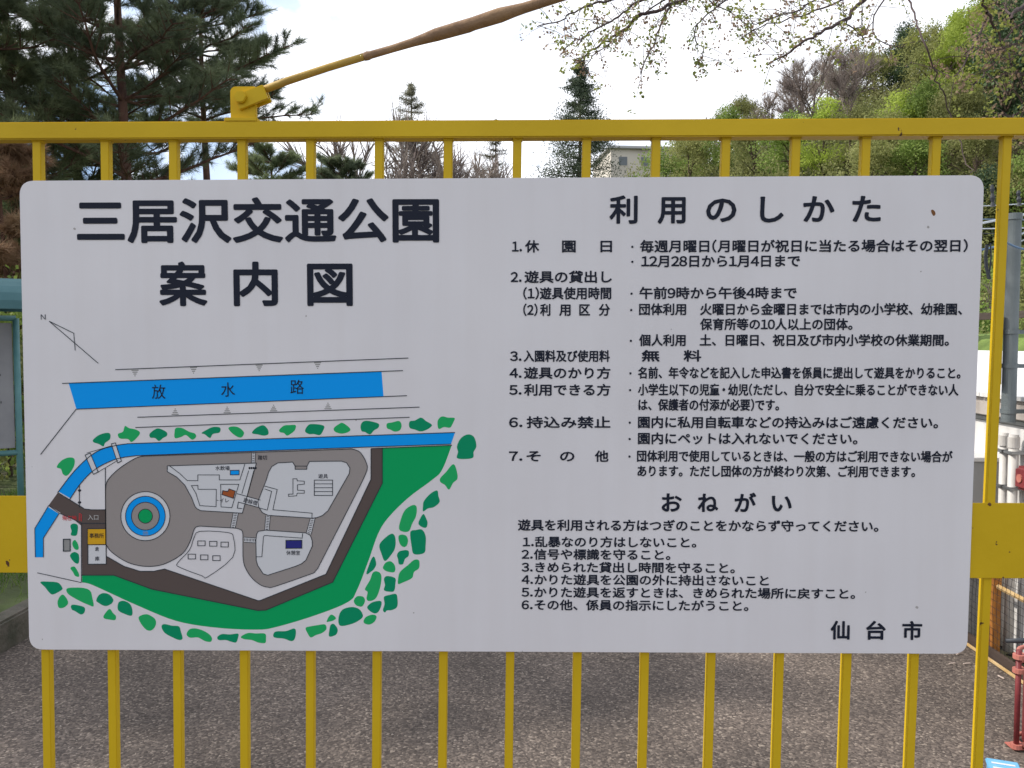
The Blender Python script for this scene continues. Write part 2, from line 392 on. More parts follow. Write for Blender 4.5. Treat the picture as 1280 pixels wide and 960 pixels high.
# lug for the stay rod
def G(px, py, y=-.004): v = on_y(px, py, y); return (v.x, v.z)
mb = MB(); a_ = G(279, 146); b_ = G(320.5, 150.5)
mb.box(a_[0], b_[0], -.017, .0165, zt1 - .001, a_[1]); mb.build('lug_pad', YEL, gate, bevel=.0015)
lx0, lz1 = G(287.5, 108, .010); lx1, _ = G(319.5, 146, .010); lz0 = a_[1]
r_ = .010; poly = [(lx0, lz0 - .0005), (lx1, lz0 - .0005), (lx1, lz1)]
for k in range(6): t = math.pi / 2 + k * math.pi / 10; poly.append((lx0 + r_ + r_ * math.cos(t), lz1 - r_ + r_ * math.sin(t)))
mb = MB(); mb.prism(poly, -.006, .006); lug = mb.build('lug', YEL, gate, bevel=.0008)
cl = [G(295, 134), (G(330.5, 119)), G(332, 122), G(326, 103), G(325, 102), G(290, 117.5)]
cl = [G(295.5, 134.5, -.012), G(332, 120, -.012), G(325, 102.5, -.012), G(290, 116, -.012)]
mb = MB(); mb.prism(cl, -.014, -.0065); mb.build('clevis_plate', YEL, gate, bevel=.001)
mb = MB(); mb.prism(cl, .0065, .014); mb.build('clevis_plate', YEL, gate, bevel=.001)
bx, bz = G(300, 120.8, -.004)
mb = MB(); mb.tube([(bx, -.0225, bz), (bx, -.0135, bz)], .0125, 6); bolt = mb.build('bolt', YEL, gate, bevel=.0015)
mb = MB(); mb.tube([(bx, .0135, bz), (bx, .0225, bz)], .0108, 6); mb.build('bolt', YEL, gate, bevel=.0015)
# stay rod rising to the right
def Gp(px, py): v = on_y(px, py, .016); return Vector((v.x, 0, v.z))
mb = MB(); pts = [Gp(325, 114), Gp(360, 101), Gp(410, 84.5), Gp(458, 70)]
mb.tube(pts, [.0070, .0072, .0069, .0070], 16); mb.build('stay_rod', ROD, gate, smooth=True)
mb = MB(); pts = [Gp(455, 71.2), Gp(460, 69.6), Gp(463, 68.8), Gp(490, 61), Gp(516, 53), Gp(530, 48.5), Gp(545, 43.5), Gp(585, 32), Gp(592, 29.5), Gp(625, 19), Gp(643, 13.5), Gp(655, 10), Gp(700, -4), Gp(900, -66), Gp(1500, -252)]
rad = [.0075, .0085, .0072, .0070, .0080, .0096, .0118, .0128, .0122, .0136, .0110, .0098, .0092, .009, .009]
mb.tube(pts, rad, 14); mb.build('stay_sleeve', SLEEVE, gate, smooth=True)

# ------------------------------------------------------------------ the sign
sign = empty('information_sign', (0, 0, 0), label='white park information board with Japanese lettering and coloured map on the yellow gate', cat='sign')
def B(px, py): v = on_y(px, py, 0.0); return (v.x, v.z)
TL, TR, BR, BL = B(24, 226), B(1230.5, 219), B(1209, 817.5), B(36.5, 812)
def rounded(quad, r, n=7):
    out_ = []; m = len(quad)
    for i in range(m):
        p0, p1, p2 = Vector(quad[i - 1]), Vector(quad[i]), Vector(quad[(i + 1) % m])
        a = p1 + (p0 - p1).normalized() * r; b = p1 + (p2 - p1).normalized() * r
        for k in range(n + 1):
            t = k / n; out_.append(tuple((1 - t) ** 2 * a + 2 * t * (1 - t) * (p1 * .92 + (a + b) * .04) + t * t * b))
    return out_
mb = MB(); mb.prism(rounded([TL, TR, BR, BL], .026), 0.0, .0032); mb.build('panel', WHITE, sign, bevel=.0006)

def smooth_loop(pts, closed=True, n=5):
    P = [Vector(p) for p in pts]; m = len(P); o = []
    rngk = range(m) if closed else range(m - 1)
    for i in rngk:
        if closed: p0, p1, p2, p3 = P[i - 1], P[i], P[(i + 1) % m], P[(i + 2) % m]
        else: p0, p1, p2, p3 = P[max(i - 1, 0)], P[i], P[i + 1], P[min(i + 2, m - 1)]
        for k in range(n):
            t = k / n
            o.append(tuple(.5 * ((2 * p1) + (-p0 + p2) * t + (2 * p0 - 5 * p1 + 4 * p2 - p3) * t * t + (-p0 + 3 * p1 - 3 * p2 + p3) * t ** 3)))
    if not closed: o.append(tuple(P[-1]))
    return o
def yl(layer): return -0.00012 * layer
def fill_mb(mb, pts, layer):
    q = [B(*p) for p in pts]
    tri = tessellate_polygon([[Vector((a, b, 0)) for a, b in q]])
    y = yl(layer); base = [(a, y, b) for a, b in q]
    mb.add(base, tri)
def stroke_mb(mb, pts, wpx, layer, closed=False):
    q = [Vector(B(*p)) for p in pts]; wd = wpx / 656.0 / 2; y = yl(layer)
    if closed: q = q + [q[0]]
    m = len(q); Lf = []; Rt = []
    for i in range(m):
        if closed and i in (0, m - 1): d0 = (q[0] - q[m - 2]).normalized(); d1 = (q[1] - q[0]).normalized()
        else:
            d0 = (q[i] - q[i - 1]).normalized() if i > 0 else (q[1] - q[0]).normalized()
            d1 = (q[i + 1] - q[i]).normalized() if i < m - 1 else d0
        d = (d0 + d1)
        if d.length < 1e-6: d = d1
        d.normalize(); nrm = Vector((-d.y, d.x)); c_ = max(.35, nrm.dot(Vector((-d1.y, d1.x)))); k = wd / c_
        Lf.append(q[i] + nrm * k); Rt.append(q[i] - nrm * k)
    vs = [(a.x, y, a.y) for a in Lf] + [(a.x, y, a.y) for a in Rt]
    mb.add(vs, [(i, i + 1, m + i + 1, m + i) for i in range(m - 1)])
def flat(mb, name, mt, parent=sign):
    me = bpy.data.meshes.new(name); me.from_pydata(mb.v, [], mb.f); return link(name, me, mt, parent)
def shape(name, pts, mt, layer, outline=0, line=LINE):
    mb = MB(); fill_mb(mb, pts, layer); o = flat(mb, name, mt)
    if outline:
        stroke_mb(LINES, pts, outline, layer + 1 if False else 9, True)
    return o
LINES = MB()          # thin printed outlines of the map
def ln(pts, wpx=.9): stroke_mb(LINES, pts, wpx, 9)
A_ = lambda x, y: (x / 4 + 20, y / 4 + 440)
B_ = lambda x, y: (x / 4 + 320, y / 4 + 440)
C_ = lambda x, y: (x / 4 + 20, y / 4 + 600)
D_ = lambda x, y: (x / 4 + 320, y / 4 + 600)
Q_ = lambda x, y: (x / 8 + 200, y / 8 + 560)
P_ = lambda x, y: (x / 6 + 330, y / 6 + 560)

# discharge channel
shape('map_channel', [(85.75, 478.75), (477, 464.2), (479.5, 495.5), (95.5, 511.25)], BLUE, 1)
for q in ([(78, 479.2), (503.8, 463.2)], [(51, 568), (95.5, 511.4), (508.8, 494.5)], [(144.3, 462), (510.5, 447.5)],
          [(172, 521.5), (524.5, 508.8)], [(169.5, 534.3), (512, 521.5)]): ln(q, 1.0)
HM = MB()
for x, y0, dr in ((168.8, 462.8, 1), (242, 459.3, 1), (324, 456.3, 1), (397, 453.3, 1), (219, 518, -1), (284, 515.7, -1), (342, 513.4, -1), (410, 510.8, -1)):
    HM = MB()
    for k in range(4):
        hw = 4.4 - k * 1.25; stroke_mb(HM, [(x - hw, y0 + dr * k * 2.3 + .2), (x + hw, y0 + dr * k * 2.3)], 1.3, 2)
    flat(HM, 'map_hatch_mark', GREYI)
# north arrow
ln([(61.8, 401.5), (123, 454)], .9); ln([(61.8, 401.5), (92.5, 416.5), (94.3, 438)], .9)
# green lawn
lawn = [(102.5, 718.8), (142.5, 718.8), (190, 736.3), (322.5, 763), (332.5, 762.5), (416, 727.5), (478, 603.8), (478, 560), (564.5, 557)]
lawn += smooth_loop([(564.5, 557), (552.5, 587.5), (540, 600), (510, 622.5), (485, 647.5), (472.5, 667.5), (460, 702.5), (446, 738), (435, 752.5), (395, 768.8), (345, 783.8), (320, 787), (270, 784.5), (220, 776), (170, 756), (132.5, 738.8), (112.5, 730), (102.5, 728)], False)[1:]
shape('map_lawn', lawn, GREEN, 1)
ln([(102.5, 718.8), (142.5, 718.8), (190, 736.3), (322.5, 763), (332.5, 762.5), (416, 727.5), (478, 603.8), (478, 560)], 1); ln([(463.8, 560.6), (565, 556.6)], 1)
# brown path
brown = [(61, 631.5), (72.5, 615.5), (87.5, 624.5), (98, 631), (106, 636), (114, 637), (132, 637), (133, 695), (155, 707.5), (175, 713.8), (192.5, 713.8), (206, 711), (322.5, 750.5), (325, 750.5), (407.5, 717.5), (463.8, 598.8), (463.8, 560.8), (478, 560), (478, 603.8), (416, 727.5), (332.5, 762.5), (322.5, 763), (190, 736), (142.5, 719), (102.5, 718.8), (102, 657.5), (92, 649), (73.8, 641)]
shape('map_path', brown, ROADB, 2)
ln([(72.5, 615.5), (87.5, 624.5), (98, 631), (106, 636), (114, 637), (132, 637)]); ln([(61, 631.5), (73.8, 641), (92, 649), (102, 654), (102, 727.5)]); ln([(102, 654), (132, 654)])
ln([(133, 695), (155, 707.5), (175, 713.8), (192.5, 713.8), (206, 711), (322.5, 750.5), (325, 750.5), (407.5, 717.5), (463.8, 598.8), (463.8, 560.8)])
ln([(46.8, 715.8), (102, 728)], .9)
# grey park road
grey = smooth_loop([(132, 612.5), (135, 600), (150, 585), (170, 572.5), (181, 570)], False)
grey += [(340, 564.5)] + smooth_loop([(440, 561), (450, 565), (457.5, 577), (458.8, 587.5), (450, 607.5)], False)
grey += [(397.5, 710)] + smooth_loop([(392.5, 716), (345, 732.5), (335, 733.8), (325, 730.5), (314, 721), (306, 707.5), (303.8, 695)], False, 4)
grey += smooth_loop([(303.8, 667.5), (302, 662.5), (295, 660)], False) + smooth_loop([(250, 657.5), (243.5, 660.5), (237.5, 677.5), (227.5, 692.5), (205, 705), (182.5, 707.8), (160, 702.8), (140, 690), (132.5, 680)], False)
shape('map_road', grey, ROADG, 3, .9)
ln([(132, 585), (132, 612.5), (133, 695)], 1)
# canal
can_o = [(568.8, 540.5), (340, 548.3), (160, 554.5), (145, 556.8), (125, 562.5), (107.5, 574.5), (90, 592.5), (72.5, 615.5)]
can_i = [(87.5, 624), (102.5, 602.5), (120, 586), (145, 573.8), (170, 569.5), (340, 563), (563.8, 555)]
so_ = [can_o[0], can_o[1]] + smooth_loop(can_o[2:], False); si_ = smooth_loop(can_i[:5], False) + can_i[5:]
shape('map_canal', so_ + si_, BLUE, 4); ln(so_, 1); ln(si_, 1)
shape('map_canal', [(61, 632), (43.8, 660.5), (44.5, 696.5), (54.5, 696.5), (54.5, 672.5), (74, 642)], BLUE, 4); ln([(61, 632), (43.8, 660.5), (44.5, 696.5)], .9); ln([(54.5, 696.5), (54.5, 672.5), (74, 642)], .9)
for q in ([(71.5, 614.5), (88, 624)], [(60.5, 632.5), (75.5, 642)]):
    mb = MB(); stroke_mb(mb, q, 2.2, 5); flat(mb, 'map_bridge_rail', PALE)
shape('map_footbridge', [A_(347, 515), A_(372, 505), A_(412, 600), A_(388, 611)], PALE, 6, .9)
shape('map_footbridge', [A_(478, 459), A_(498, 454), A_(528, 545), A_(509, 554)], PALE, 6, .9)
ln([A_(355, 505), A_(480, 468)], .7); ln([A_(408, 602), A_(512, 540)], .7)
ln([(99.5, 606), (99.5, 634)], 1); DM = MB()
for y in (613, 628): fill_mb(DM, [(99.5 + 2.2 * math.cos(t), y + 1.7 * math.sin(t)) for t in np.linspace(0, 6.28, 9)[:-1]], 3)
flat(DM, 'map_gate_dots', INK)
# fountain circle
def disc(cx, cy, r, mt, layer, nm):
    pts = [(cx + r * math.cos(t), cy + r * math.sin(t)) for t in np.linspace(0, 2 * math.pi, 49)[:-1]]
    shape(nm, pts, mt, layer, .9)
disc(182, 645, 30.6, PALE, 4, 'map_roundabout'); disc(182, 645, 24.8, BLUE, 5, 'map_pond'); disc(182, 645, 17.4, ROADG, 6, 'map_pond_island'); disc(182, 645, 8.8, GREEN, 7, 'map_pond_lawn')
# office and store
def rect(nm, x0, y0, x1, y1, mt, layer, o=.9): shape(nm, [(x0, y0), (x1, y0 - .2), (x1, y1 - .2), (x0, y1)], mt, layer, o)
rect('map_office', 109.5, 660.8, 132.5, 680.7, ORNG, 4); rect('map_store', 110.3, 680.8, 133, 705, PALE, 4); rect('map_shed', 79.5, 674, 88, 688.8, GREYI, 3, 1.2)
# traffic island with toilets
isl1 = [Q_(75, 178), Q_(965, 150), Q_(825, 650), Q_(410, 625), Q_(370, 605), Q_(350, 580), Q_(320, 500), Q_(250, 370), Q_(170, 290), Q_(75, 235)]
shape('map_traffic_island', isl1, PALE, 4, .9)
ln([Q_(*p) for p in ((95, 175), (200, 255), (275, 325), (380, 325), (380, 268), (595, 268), (595, 318), (800, 318), (850, 160))], .8)
stroke_mb(LINES, [Q_(*p) for p in ((315, 375), (380, 372), (382, 412), (565, 412), (562, 585), (400, 575), (360, 450))], .8, 9, True)
stroke_mb(LINES, [Q_(*p) for p in ((608, 362), (790, 362), (720, 595), (612, 588))], .8, 9, True)
ln([Q_(888, 225), Q_(820, 455)], .8); ln([Q_(940, 225), Q_(872, 480)], .8)
shape('map_overbridge', [Q_(770, 455), Q_(1005, 520), Q_(985, 592), Q_(785, 540)], PALE, 6); ln([Q_(770, 455), Q_(1005, 520)], .9); ln([Q_(825, 605), Q_(775, 600), Q_(785, 540), Q_(985, 592)], .9)
shape('map_toilet', [Q_(*p) for p in ((630, 425), (680, 434), (692, 408), (755, 430), (735, 502), (622, 465))], BRICK, 6, 1)
rect('map_drinking_fountain', 288.1, 587.9, 299.1, 593.5, BLUE, 6)
CM = MB()
def crossing(p0, p1, p2, p3, nb=7, side=.7):
    """quad p0-p1 (one end) to p3-p2 (other end), filled pale with small bars"""
    shape('map_crossing', [p0, p1, p2, p3], PALE, 5); a, b, c, d = [Vector(p) for p in (p0, p1, p2, p3)]
    ln([p0, p3], side); ln([p1, p2], side); CB = MB()
    for k in range(nb):
        t = (k + .5) / nb; u = a.lerp(d, t); v = b.lerp(c, t)
        stroke_mb(CB, [tuple(u.lerp(v, .22)), tuple(u.lerp(v, .78))], .8, 7)
    flat(CB, 'map_crossing_bars', INK)
crossing((315, 565.5), (319.5, 565.5), (318.8, 578.5), (314.5, 578.5), 6)
crossing((291.8, 641.2), (298, 641.2), (294.2, 660), (288.2, 659.5), 9)
crossing((332.5, 644.5), (338, 644.8), (336.5, 663), (331, 662.5), 9)
crossing((388.2, 647.2), (394.2, 646.5), (389, 668), (383, 666), 9)
crossing((305, 671.3), (305, 677.5), (320, 678.3), (320, 672.3), 8)
for k in range(4):
    x = 312 + 2.6 * k; fill_mb(CM, [(x + 1.3 * math.cos(t), 585 + 1.6 * math.sin(t)) for t in np.linspace(0, 6.28, 7)[:-1]], 7)
stroke_mb(CM, [(311, 585), (321, 584.6)], 1, 7)
# island with benches
stroke_mb(LINES, smooth_loop([C_(*p) for p in ((920, 256), (1060, 262), (1088, 288), (1085, 385), (960, 483), (930, 478), (822, 437), (808, 415), (868, 350), (890, 290))], True, 3), .8, 9, True)
for p in ((928, 316), (987, 318), (1044, 322), (880, 382), (942, 386), (1003, 390)):
    cx, cy = C_(*p); stroke_mb(LINES, [(cx - 4.6, cy - 3), (cx + 4.6, cy - 3), (cx + 4.6, cy + 3), (cx - 4.6, cy + 3)], .9, 9, True)
# island with play equipment
isl2 = [(366, 577.5), (369, 582.5), (369, 586.5), (383.5, 586.5), (384, 582.5), (387, 576.7), (426.7, 576.3), (433.3, 578.3), (437.5, 585), (436.7, 591.7), (410, 638.3), (403.3, 644.2), (395.8, 647), (390, 647.5), (335, 644), (328, 640.5), (323.5, 633.5), (322.5, 627), (333, 600), (336, 590), (340, 583), (347.5, 578.5)]
shape('map_traffic_island', isl2, PALE, 4, .9); ln([(369, 582.5), (384, 582.5)], .8)
ln([(331, 607.5), (346.7, 611.7), (341.3, 637), (390.3, 641.3), (390, 647.5)], .8); ln([(331, 611), (339.7, 614), (334.2, 637.5), (325, 635)], .8)
stroke_mb(LINES, [P_(*p) for p in ((218, 230), (248, 230), (250, 245), (303, 248), (303, 270), (252, 275), (252, 315), (303, 318), (303, 338), (250, 338), (245, 358), (185, 362), (185, 345), (218, 345))], .8, 9, True)
stroke_mb(LINES, [P_(378, 240), P_(515, 240), P_(515, 355), P_(378, 355)], .9, 9, True)
for y in (268, 297, 326): ln([P_(378, y), P_(515, y)], .8)
# island with rest house
isl3 = [(321, 667.5), (323, 664), (332.5, 662.5), (382.5, 666), (388, 669), (390.5, 676), (390.5, 682.5), (382.5, 700), (377, 704.5), (370, 707.5), (335, 718.8), (329, 717), (322, 706), (320.5, 700), (320, 675)]
shape('map_traffic_island', isl3, PALE, 4, .9)
ln([(329.5, 670.8), (330.8, 669.2), (378, 672.5), (378.3, 666.7)], .8); ln([(320, 695.8), (327.5, 695.8), (329.5, 670.8)], .8)
rect('map_rest_house', 357.5, 675.3, 377.5, 685.3, NAVY, 6, 1)
flat(CM, 'map_level_crossing', INK)
mb = MB(); stroke_mb(mb, [(99.5, 643), (99.5, 651)], 1, 9); stroke_mb(mb, [(101.5, 642), (99, 642)], .8, 9); stroke_mb(mb, [(101.8, 642.5), (101.8, 651.5)], 1, 9); flat(mb, 'map_location_mark', REDI)
flat(LINES, 'map_outlines', LINE)
# printed shrubs
D, Lg = GD, GL
blobs = [
 (A_, D, [(385,440),(410,418),(445,405),(470,408),(470,435),(445,455),(437,472),(415,460),(390,452)]),
 (A_, Lg, [(510,410),(535,398),(545,370),(565,380),(600,388),(620,403),(608,425),(578,450),(560,435),(520,432)]),
 (A_, D, [(668,410),(690,390),(715,382),(752,400),(755,418),(735,430),(715,445),(695,430),(672,428)]),
 (A_, Lg, [(793,400),(800,380),(830,380),(865,398),(895,408),(900,425),(880,438),(850,415),(825,425),(795,430)]),
 (A_, D, [(928,405),(955,388),(985,375),(1020,378),(1018,402),(985,410),(970,430),(945,412)]),
 (A_, Lg, [(1062,380),(1085,372),(1115,378),(1140,402),(1130,425),(1110,425),(1080,405)]),
 (A_, D, [(1180,405),(1200,380),(1235,366),(1258,385),(1262,410),(1240,418),(1210,412)]),
 (B_, Lg, [(117,388),(140,368),(170,365),(198,366),(195,390),(175,408),(155,418),(140,405),(120,400)]),
 (B_, D, [(245,395),(262,365),(290,360),(338,368),(338,388),(320,415),(290,410),(265,410)]),
 (B_, Lg, [(390,380),(415,360),(435,355),(470,382),(465,398),(430,408),(395,398)]),
 (B_, D, [(523,370),(535,348),(565,345),(612,358),(612,378),(590,392),(570,412),(545,400),(528,395)]),
 (B_, Lg, [(655,358),(680,352),(715,345),(728,365),(720,390),(695,398),(672,388),(655,380)]),
 (B_, D, [(768,348),(795,342),(825,328),(850,345),(880,365),(860,385),(825,397),(795,388),(768,378)]),
 (B_, Lg, [(910,340),(930,322),(960,328),(993,330),(985,355),(970,378),(940,375),(915,385),(908,365)]),
 (B_, D, [(1005,470),(1025,430),(1060,412),(1090,425),(1102,470),(1088,500),(1085,528),(1045,535),(1005,530),(1010,500)]),
 (B_, Lg, [(922,630),(950,600),(982,562),(998,575),(1008,630),(985,655),(965,688),(945,665),(922,650)]),
 (B_, D, [(840,745),(870,710),(905,692),(912,720),(918,750),(890,775),(860,782),(836,797),(835,770)]),
 (D_, Lg, [(715,240),(730,180),(750,145),(785,125),(803,135),(800,180),(780,220),(765,255),(735,258)]),
 (D_, D, [(812,215),(825,185),(838,170),(850,190),(858,215),(850,238),(825,232)]),
 (D_, D, [(772,260),(800,250),(830,248),(848,280),(848,330),(840,365),(790,370),(778,330)]),
 (D_, Lg, [(712,285),(725,273),(750,278),(760,300),(755,325),(740,335),(720,320)]),
 (D_, D, [(617,325),(645,290),(680,268),(697,290),(695,340),(675,375),(645,405),(628,370)]),
 (D_, D, [(705,375),(720,355),(760,352),(763,378),(745,395),(735,420),(715,420),(710,395)]),
 (D_, D, [(552,465),(565,425),(580,390),(592,385),(601,420),(590,445),(575,458),(560,470)]),
 (D_, Lg, [(635,435),(650,412),(675,407),(695,430),(692,460),(660,458),(640,448)]),
 (D_, Lg, [(710,500),(720,460),(760,425),(790,400),(815,402),(815,440),(790,460),(780,490),(735,512),(712,520)]),
 (D_, Lg, [(545,545),(570,500),(585,462),(610,458),(627,480),(620,540),(600,590),(570,605),(553,595),(558,560)]),
 (D_, D, [(640,495),(655,480),(695,490),(697,520),(690,555),(665,558),(640,550),(645,525)]),
 (D_, Lg, [(490,600),(505,582),(535,583),(545,605),(530,632),(505,628),(492,615)]),
 (D_, D, [(556,635),(580,612),(620,604),(628,620),(615,655),(595,667),(570,655)]),
 (D_, D, [(640,585),(665,575),(700,570),(708,600),(705,635),(680,650),(655,652),(645,662),(635,650),(643,620)]),
 (D_, D, [(413,690),(430,650),(475,635),(515,645),(535,680),(510,705),(470,722),(420,728)]),
 (D_, Lg, [(538,705),(550,685),(580,673),(602,680),(595,705),(570,722),(545,718)]),
 (D_, Lg, [(353,708),(365,682),(380,673),(400,690),(385,703),(365,708)]),
 (D_, D, [(366,755),(373,725),(390,720),(408,745),(403,770),(380,782),(365,780)]),
 (D_, Lg, [(248,740),(270,732),(310,725),(345,722),(352,745),(330,765),(300,775),(275,787),(260,770)]),
 (D_, D, [(86,775),(100,757),(150,755),(190,742),(200,760),(193,795),(175,805),(140,793),(95,788)]),
 (C_, Lg, [(1125,783),(1160,765),(1200,767),(1245,768),(1250,795),(1245,815),(1210,812),(1180,800),(1140,795)]),
 (C_, D, [(1007,785),(1030,770),(1070,772),(1110,768),(1110,790),(1100,812),(1075,808),(1050,800),(1015,800)]),
 (C_, Lg, [(853,770),(870,745),(905,743),(950,760),(978,785),(975,808),(945,805),(910,787),(870,788)]),
 (C_, D, [(728,735),(740,720),(780,728),(815,732),(825,760),(833,790),(820,800),(790,790),(745,765)]),
 (C_, Lg, [(613,690),(630,675),(660,672),(695,695),(699,725),(680,750),(655,750),(630,725)]),
 (C_, D, [(508,635),(515,610),(540,604),(570,620),(582,650),(578,678),(545,670),(515,655)]),
 (C_, Lg, [(438,680),(455,655),(470,645),(485,665),(500,680),(495,700),(465,697),(442,692)]),
 (C_, D, [(402,600),(415,575),(440,565),(470,575),(487,600),(475,620),(445,630),(410,612)]),
 (C_, Lg, [(253,545),(280,538),(340,540),(372,555),(382,590),(388,630),(365,625),(310,600),(262,570)]),
 (C_, D, [(275,630),(290,623),(340,635),(343,660),(325,672),(295,655),(280,648)]),
 (C_, Lg, [(208,610),(218,585),(235,573),(255,595),(260,618),(240,637),(215,638)]),
 (C_, D, [(122,510),(165,508),(210,513),(230,535),(228,550),(185,572),(165,560),(145,535)]),
 (A_, Lg, [(204,575),(225,545),(260,528),(290,532),(293,560),(280,590),(255,618),(235,610),(225,585)]),
 (C_, D, [(272,230),(285,218),(308,225),(308,260),(300,278),(275,275),(278,255)]),
 (C_, Lg, [(283,310),(295,300),(310,320),(313,345),(298,348),(284,330)]),
 (C_, D, [(270,378),(290,360),(312,370),(316,400),(310,418),(290,410)]),
 (C_, Lg, [(272,440),(290,432),(302,445),(315,470),(313,484),(295,478),(285,460)]),
]
me_d, me_l = MB(), MB()
for fn, mt, pts in blobs:
    mb = MB(); fill_mb(mb, smooth_loop([fn(*p) for p in pts], True, 4), 2); flat(mb, 'map_shrub', mt)

# lettering ----------------------------------------------------------
ADV = {'.': .34, '(': .42, ')': .42, '・': .8}
WIDE = {**{str(k): chr(0xFF10 + k) for k in range(10)}, '.': '．', '(': '（', ')': '）', 'N': 'Ｎ'}
_gl = {}
def glyph(ch):
    """filled glyph and its outline edges, in em units, from Blender's built-in font"""
    if ch in _gl: return _gl[ch]
    cu = bpy.data.curves.new('glyph', 'FONT'); cu.body = WIDE.get(ch, ch); cu.size = 1.0; cu.resolution_u = 3; cu.fill_mode = 'FRONT'
    o = bpy.data.objects.new('glyph', cu); C.objects.link(o)
    dg = bpy.context.evaluated_depsgraph_get(); dg.update()
    me = bpy.data.meshes.new_from_object(o.evaluated_get(dg)); bpy.data.objects.remove(o)
    co = np.empty(len(me.vertices) * 3); me.vertices.foreach_get('co', co); co = co.reshape(-1, 3)[:, :2]
    faces = [tuple(p.vertices) for p in me.polygons]; cnt = {}
    for f in faces:
        for i in range(len(f)):
            k = tuple(sorted((f[i], f[(i + 1) % len(f)]))); cnt[k] = cnt.get(k, 0) + 1
    edges = [k for k, v in cnt.items() if v == 1]
    bpy.data.meshes.remove(me)
    _gl[ch] = (co, faces, edges); return _gl[ch]
_ref = glyph('園')[0]; EC = (_ref[:, 1].min() + _ref[:, 1].max()) / 2; EH = _ref[:, 1].max() - _ref[:, 1].min()
def lettering(segs, cy, h, mt=INK, off=.018, layer=8, rot=0, name='lettering'):
    """segs: [(text, left, right)] measured on the board; centre line at the first segment's left end"""
    zc = B(segs[0][1], cy)[1]; hm = (h / 656.0) / (EH + 2 * off)
    for s, x0, x1 in segs:
        a = B(x0, cy)[0]; b = B(x1, cy)[0]
        V = []; Fc = []; pen = 0.0; eds = []; lo, hi = 1e9, -1e9
        for ch in s:
            adv = .58 if ch.isdigit() else ADV.get(ch, 1.0)
            if ch in '　 ': pen += 1; continue
            co, fs, es = glyph(ch); x = co[:, 0]; ctr = (x.min() + x.max()) / 2
            sh = pen + (adv / 2 - ctr if (ch in ADV or ch.isdigit()) else 0.0)
            base = len(V); V += [(px + sh, py) for px, py in co]; Fc += [tuple(base + i for i in f) for f in fs]
            eds += [(base + i, base + j) for i, j in es]
            lo = min(lo, x.min() + sh); hi = max(hi, x.max() + sh); pen += adv
        V = np.array(V); sxx = (b - a - 2 * off * hm) / (hi - lo)
        X = a + off * hm + (V[:, 0] - lo) * sxx; Z = zc + (V[:, 1] - EC) * hm; y = yl(layer)
        vs = [(p, y, q) for p, q in zip(X, Z)]; fsx = list(Fc)
        if off > 0:                            # embolden: round strokes laid along the outlines
            wd = off * hm; k_ = 0; seen = set()
            for i, j in eds:
                dx, dz = X[j] - X[i], Z[j] - Z[i]; l_ = math.hypot(dx, dz)
                if l_ > 1e-7:
                    nx_, nz_ = -dz / l_ * wd, dx / l_ * wd; k_ += 1; yy_ = y - 2e-6 * (1 + k_ % 17); q = len(vs)
                    vs += [(X[i] + nx_, yy_, Z[i] + nz_), (X[j] + nx_, yy_, Z[j] + nz_), (X[j] - nx_, yy_, Z[j] - nz_), (X[i] - nx_, yy_, Z[i] - nz_)]
                    fsx.append((q, q + 1, q + 2, q + 3))
                for t_ in (i, j):
                    if t_ in seen: continue
                    seen.add(t_); k_ += 1; yy_ = y - 2e-6 * (20 + k_ % 13); q = len(vs)
                    vs += [(X[t_] + wd * math.cos(u), yy_, Z[t_] + wd * math.sin(u)) for u in (0, 1.047, 2.094, 3.1416, 4.189, 5.236)]
                    fsx.append(tuple(range(q, q + 6)))
        if rot:
            cx = (a + b) / 2; c_, s_ = math.cos(rot), math.sin(rot)
            vs = [(cx + (p - cx) * c_ - (r_ - zc) * s_, q, zc + (p - cx) * s_ + (r_ - zc) * c_) for p, q, r_ in vs]
        me = bpy.data.meshes.new(name); me.from_pydata(vs, [], fsx); link(name, me, mt, sign)
def bullet(x, y):
    mb = MB(); fill_mb(mb, [(x + 1.5 * math.cos(t), y + 1.5 * math.sin(t)) for t in np.linspace(0, 6.28, 9)[:-1]], 8); flat(mb, 'bullet_mark', INK)

lettering([('三居沢交通公園', 96, 549)], 277.2, 53.5, off=.027)
lettering([('案', 199, 259), ('内', 292, 347.5), ('図', 384, 441)], 356.3, 53, off=.027)
lettering([('利', 761.8, 797), ('用', 822, 857), ('の', 882.5, 920.5), ('し', 950, 979.5), ('か', 1003.8, 1043), ('た', 1065, 1101)], 262.8, 33.5, off=.026)
T = .026
lettering([('1.', 640, 652.5), ('休', 656.3, 674), ('園', 702.5, 719.6), ('日', 750.5, 765)], 308.3, 14.8, off=T)
lettering([('毎週月曜日(月曜日が祝日に当たる場合はその翌日)', 800, 1209.5)], 308.2, 14.8, off=T); bullet(790.4, 308.5)
lettering([('12月28日から1月4日まで', 801.5, 1000)], 326.8, 14.6, off=T); bullet(790.4, 327.3)
lettering([('2.', 638.3, 652), ('遊具の貸出し', 655.6, 764.8)], 346.5, 14.6, off=T)
lettering([('(1)遊具使用時間', 654, 764)], 367, 14.6, off=T)
lettering([('午前9時から午後4時まで', 799.3, 995.8)], 366.6, 14.6, off=T); bullet(789.4, 367)
lettering([('(2)', 654, 672), ('利', 675, 688), ('用', 699, 713.3), ('区', 724, 737.5), ('分', 748.5, 762.5)], 387.6, 14.6, off=T)
lettering([('団体利用', 798.8, 857.6), ('火曜日から金曜日までは市内の小学校、幼稚園、', 875, 1202.5)], 386.9, 14.2, off=T); bullet(789, 387.5)
lettering([('保育所等の10人以上の団体。', 875, 1065.5)], 405.6, 14.2, off=T)
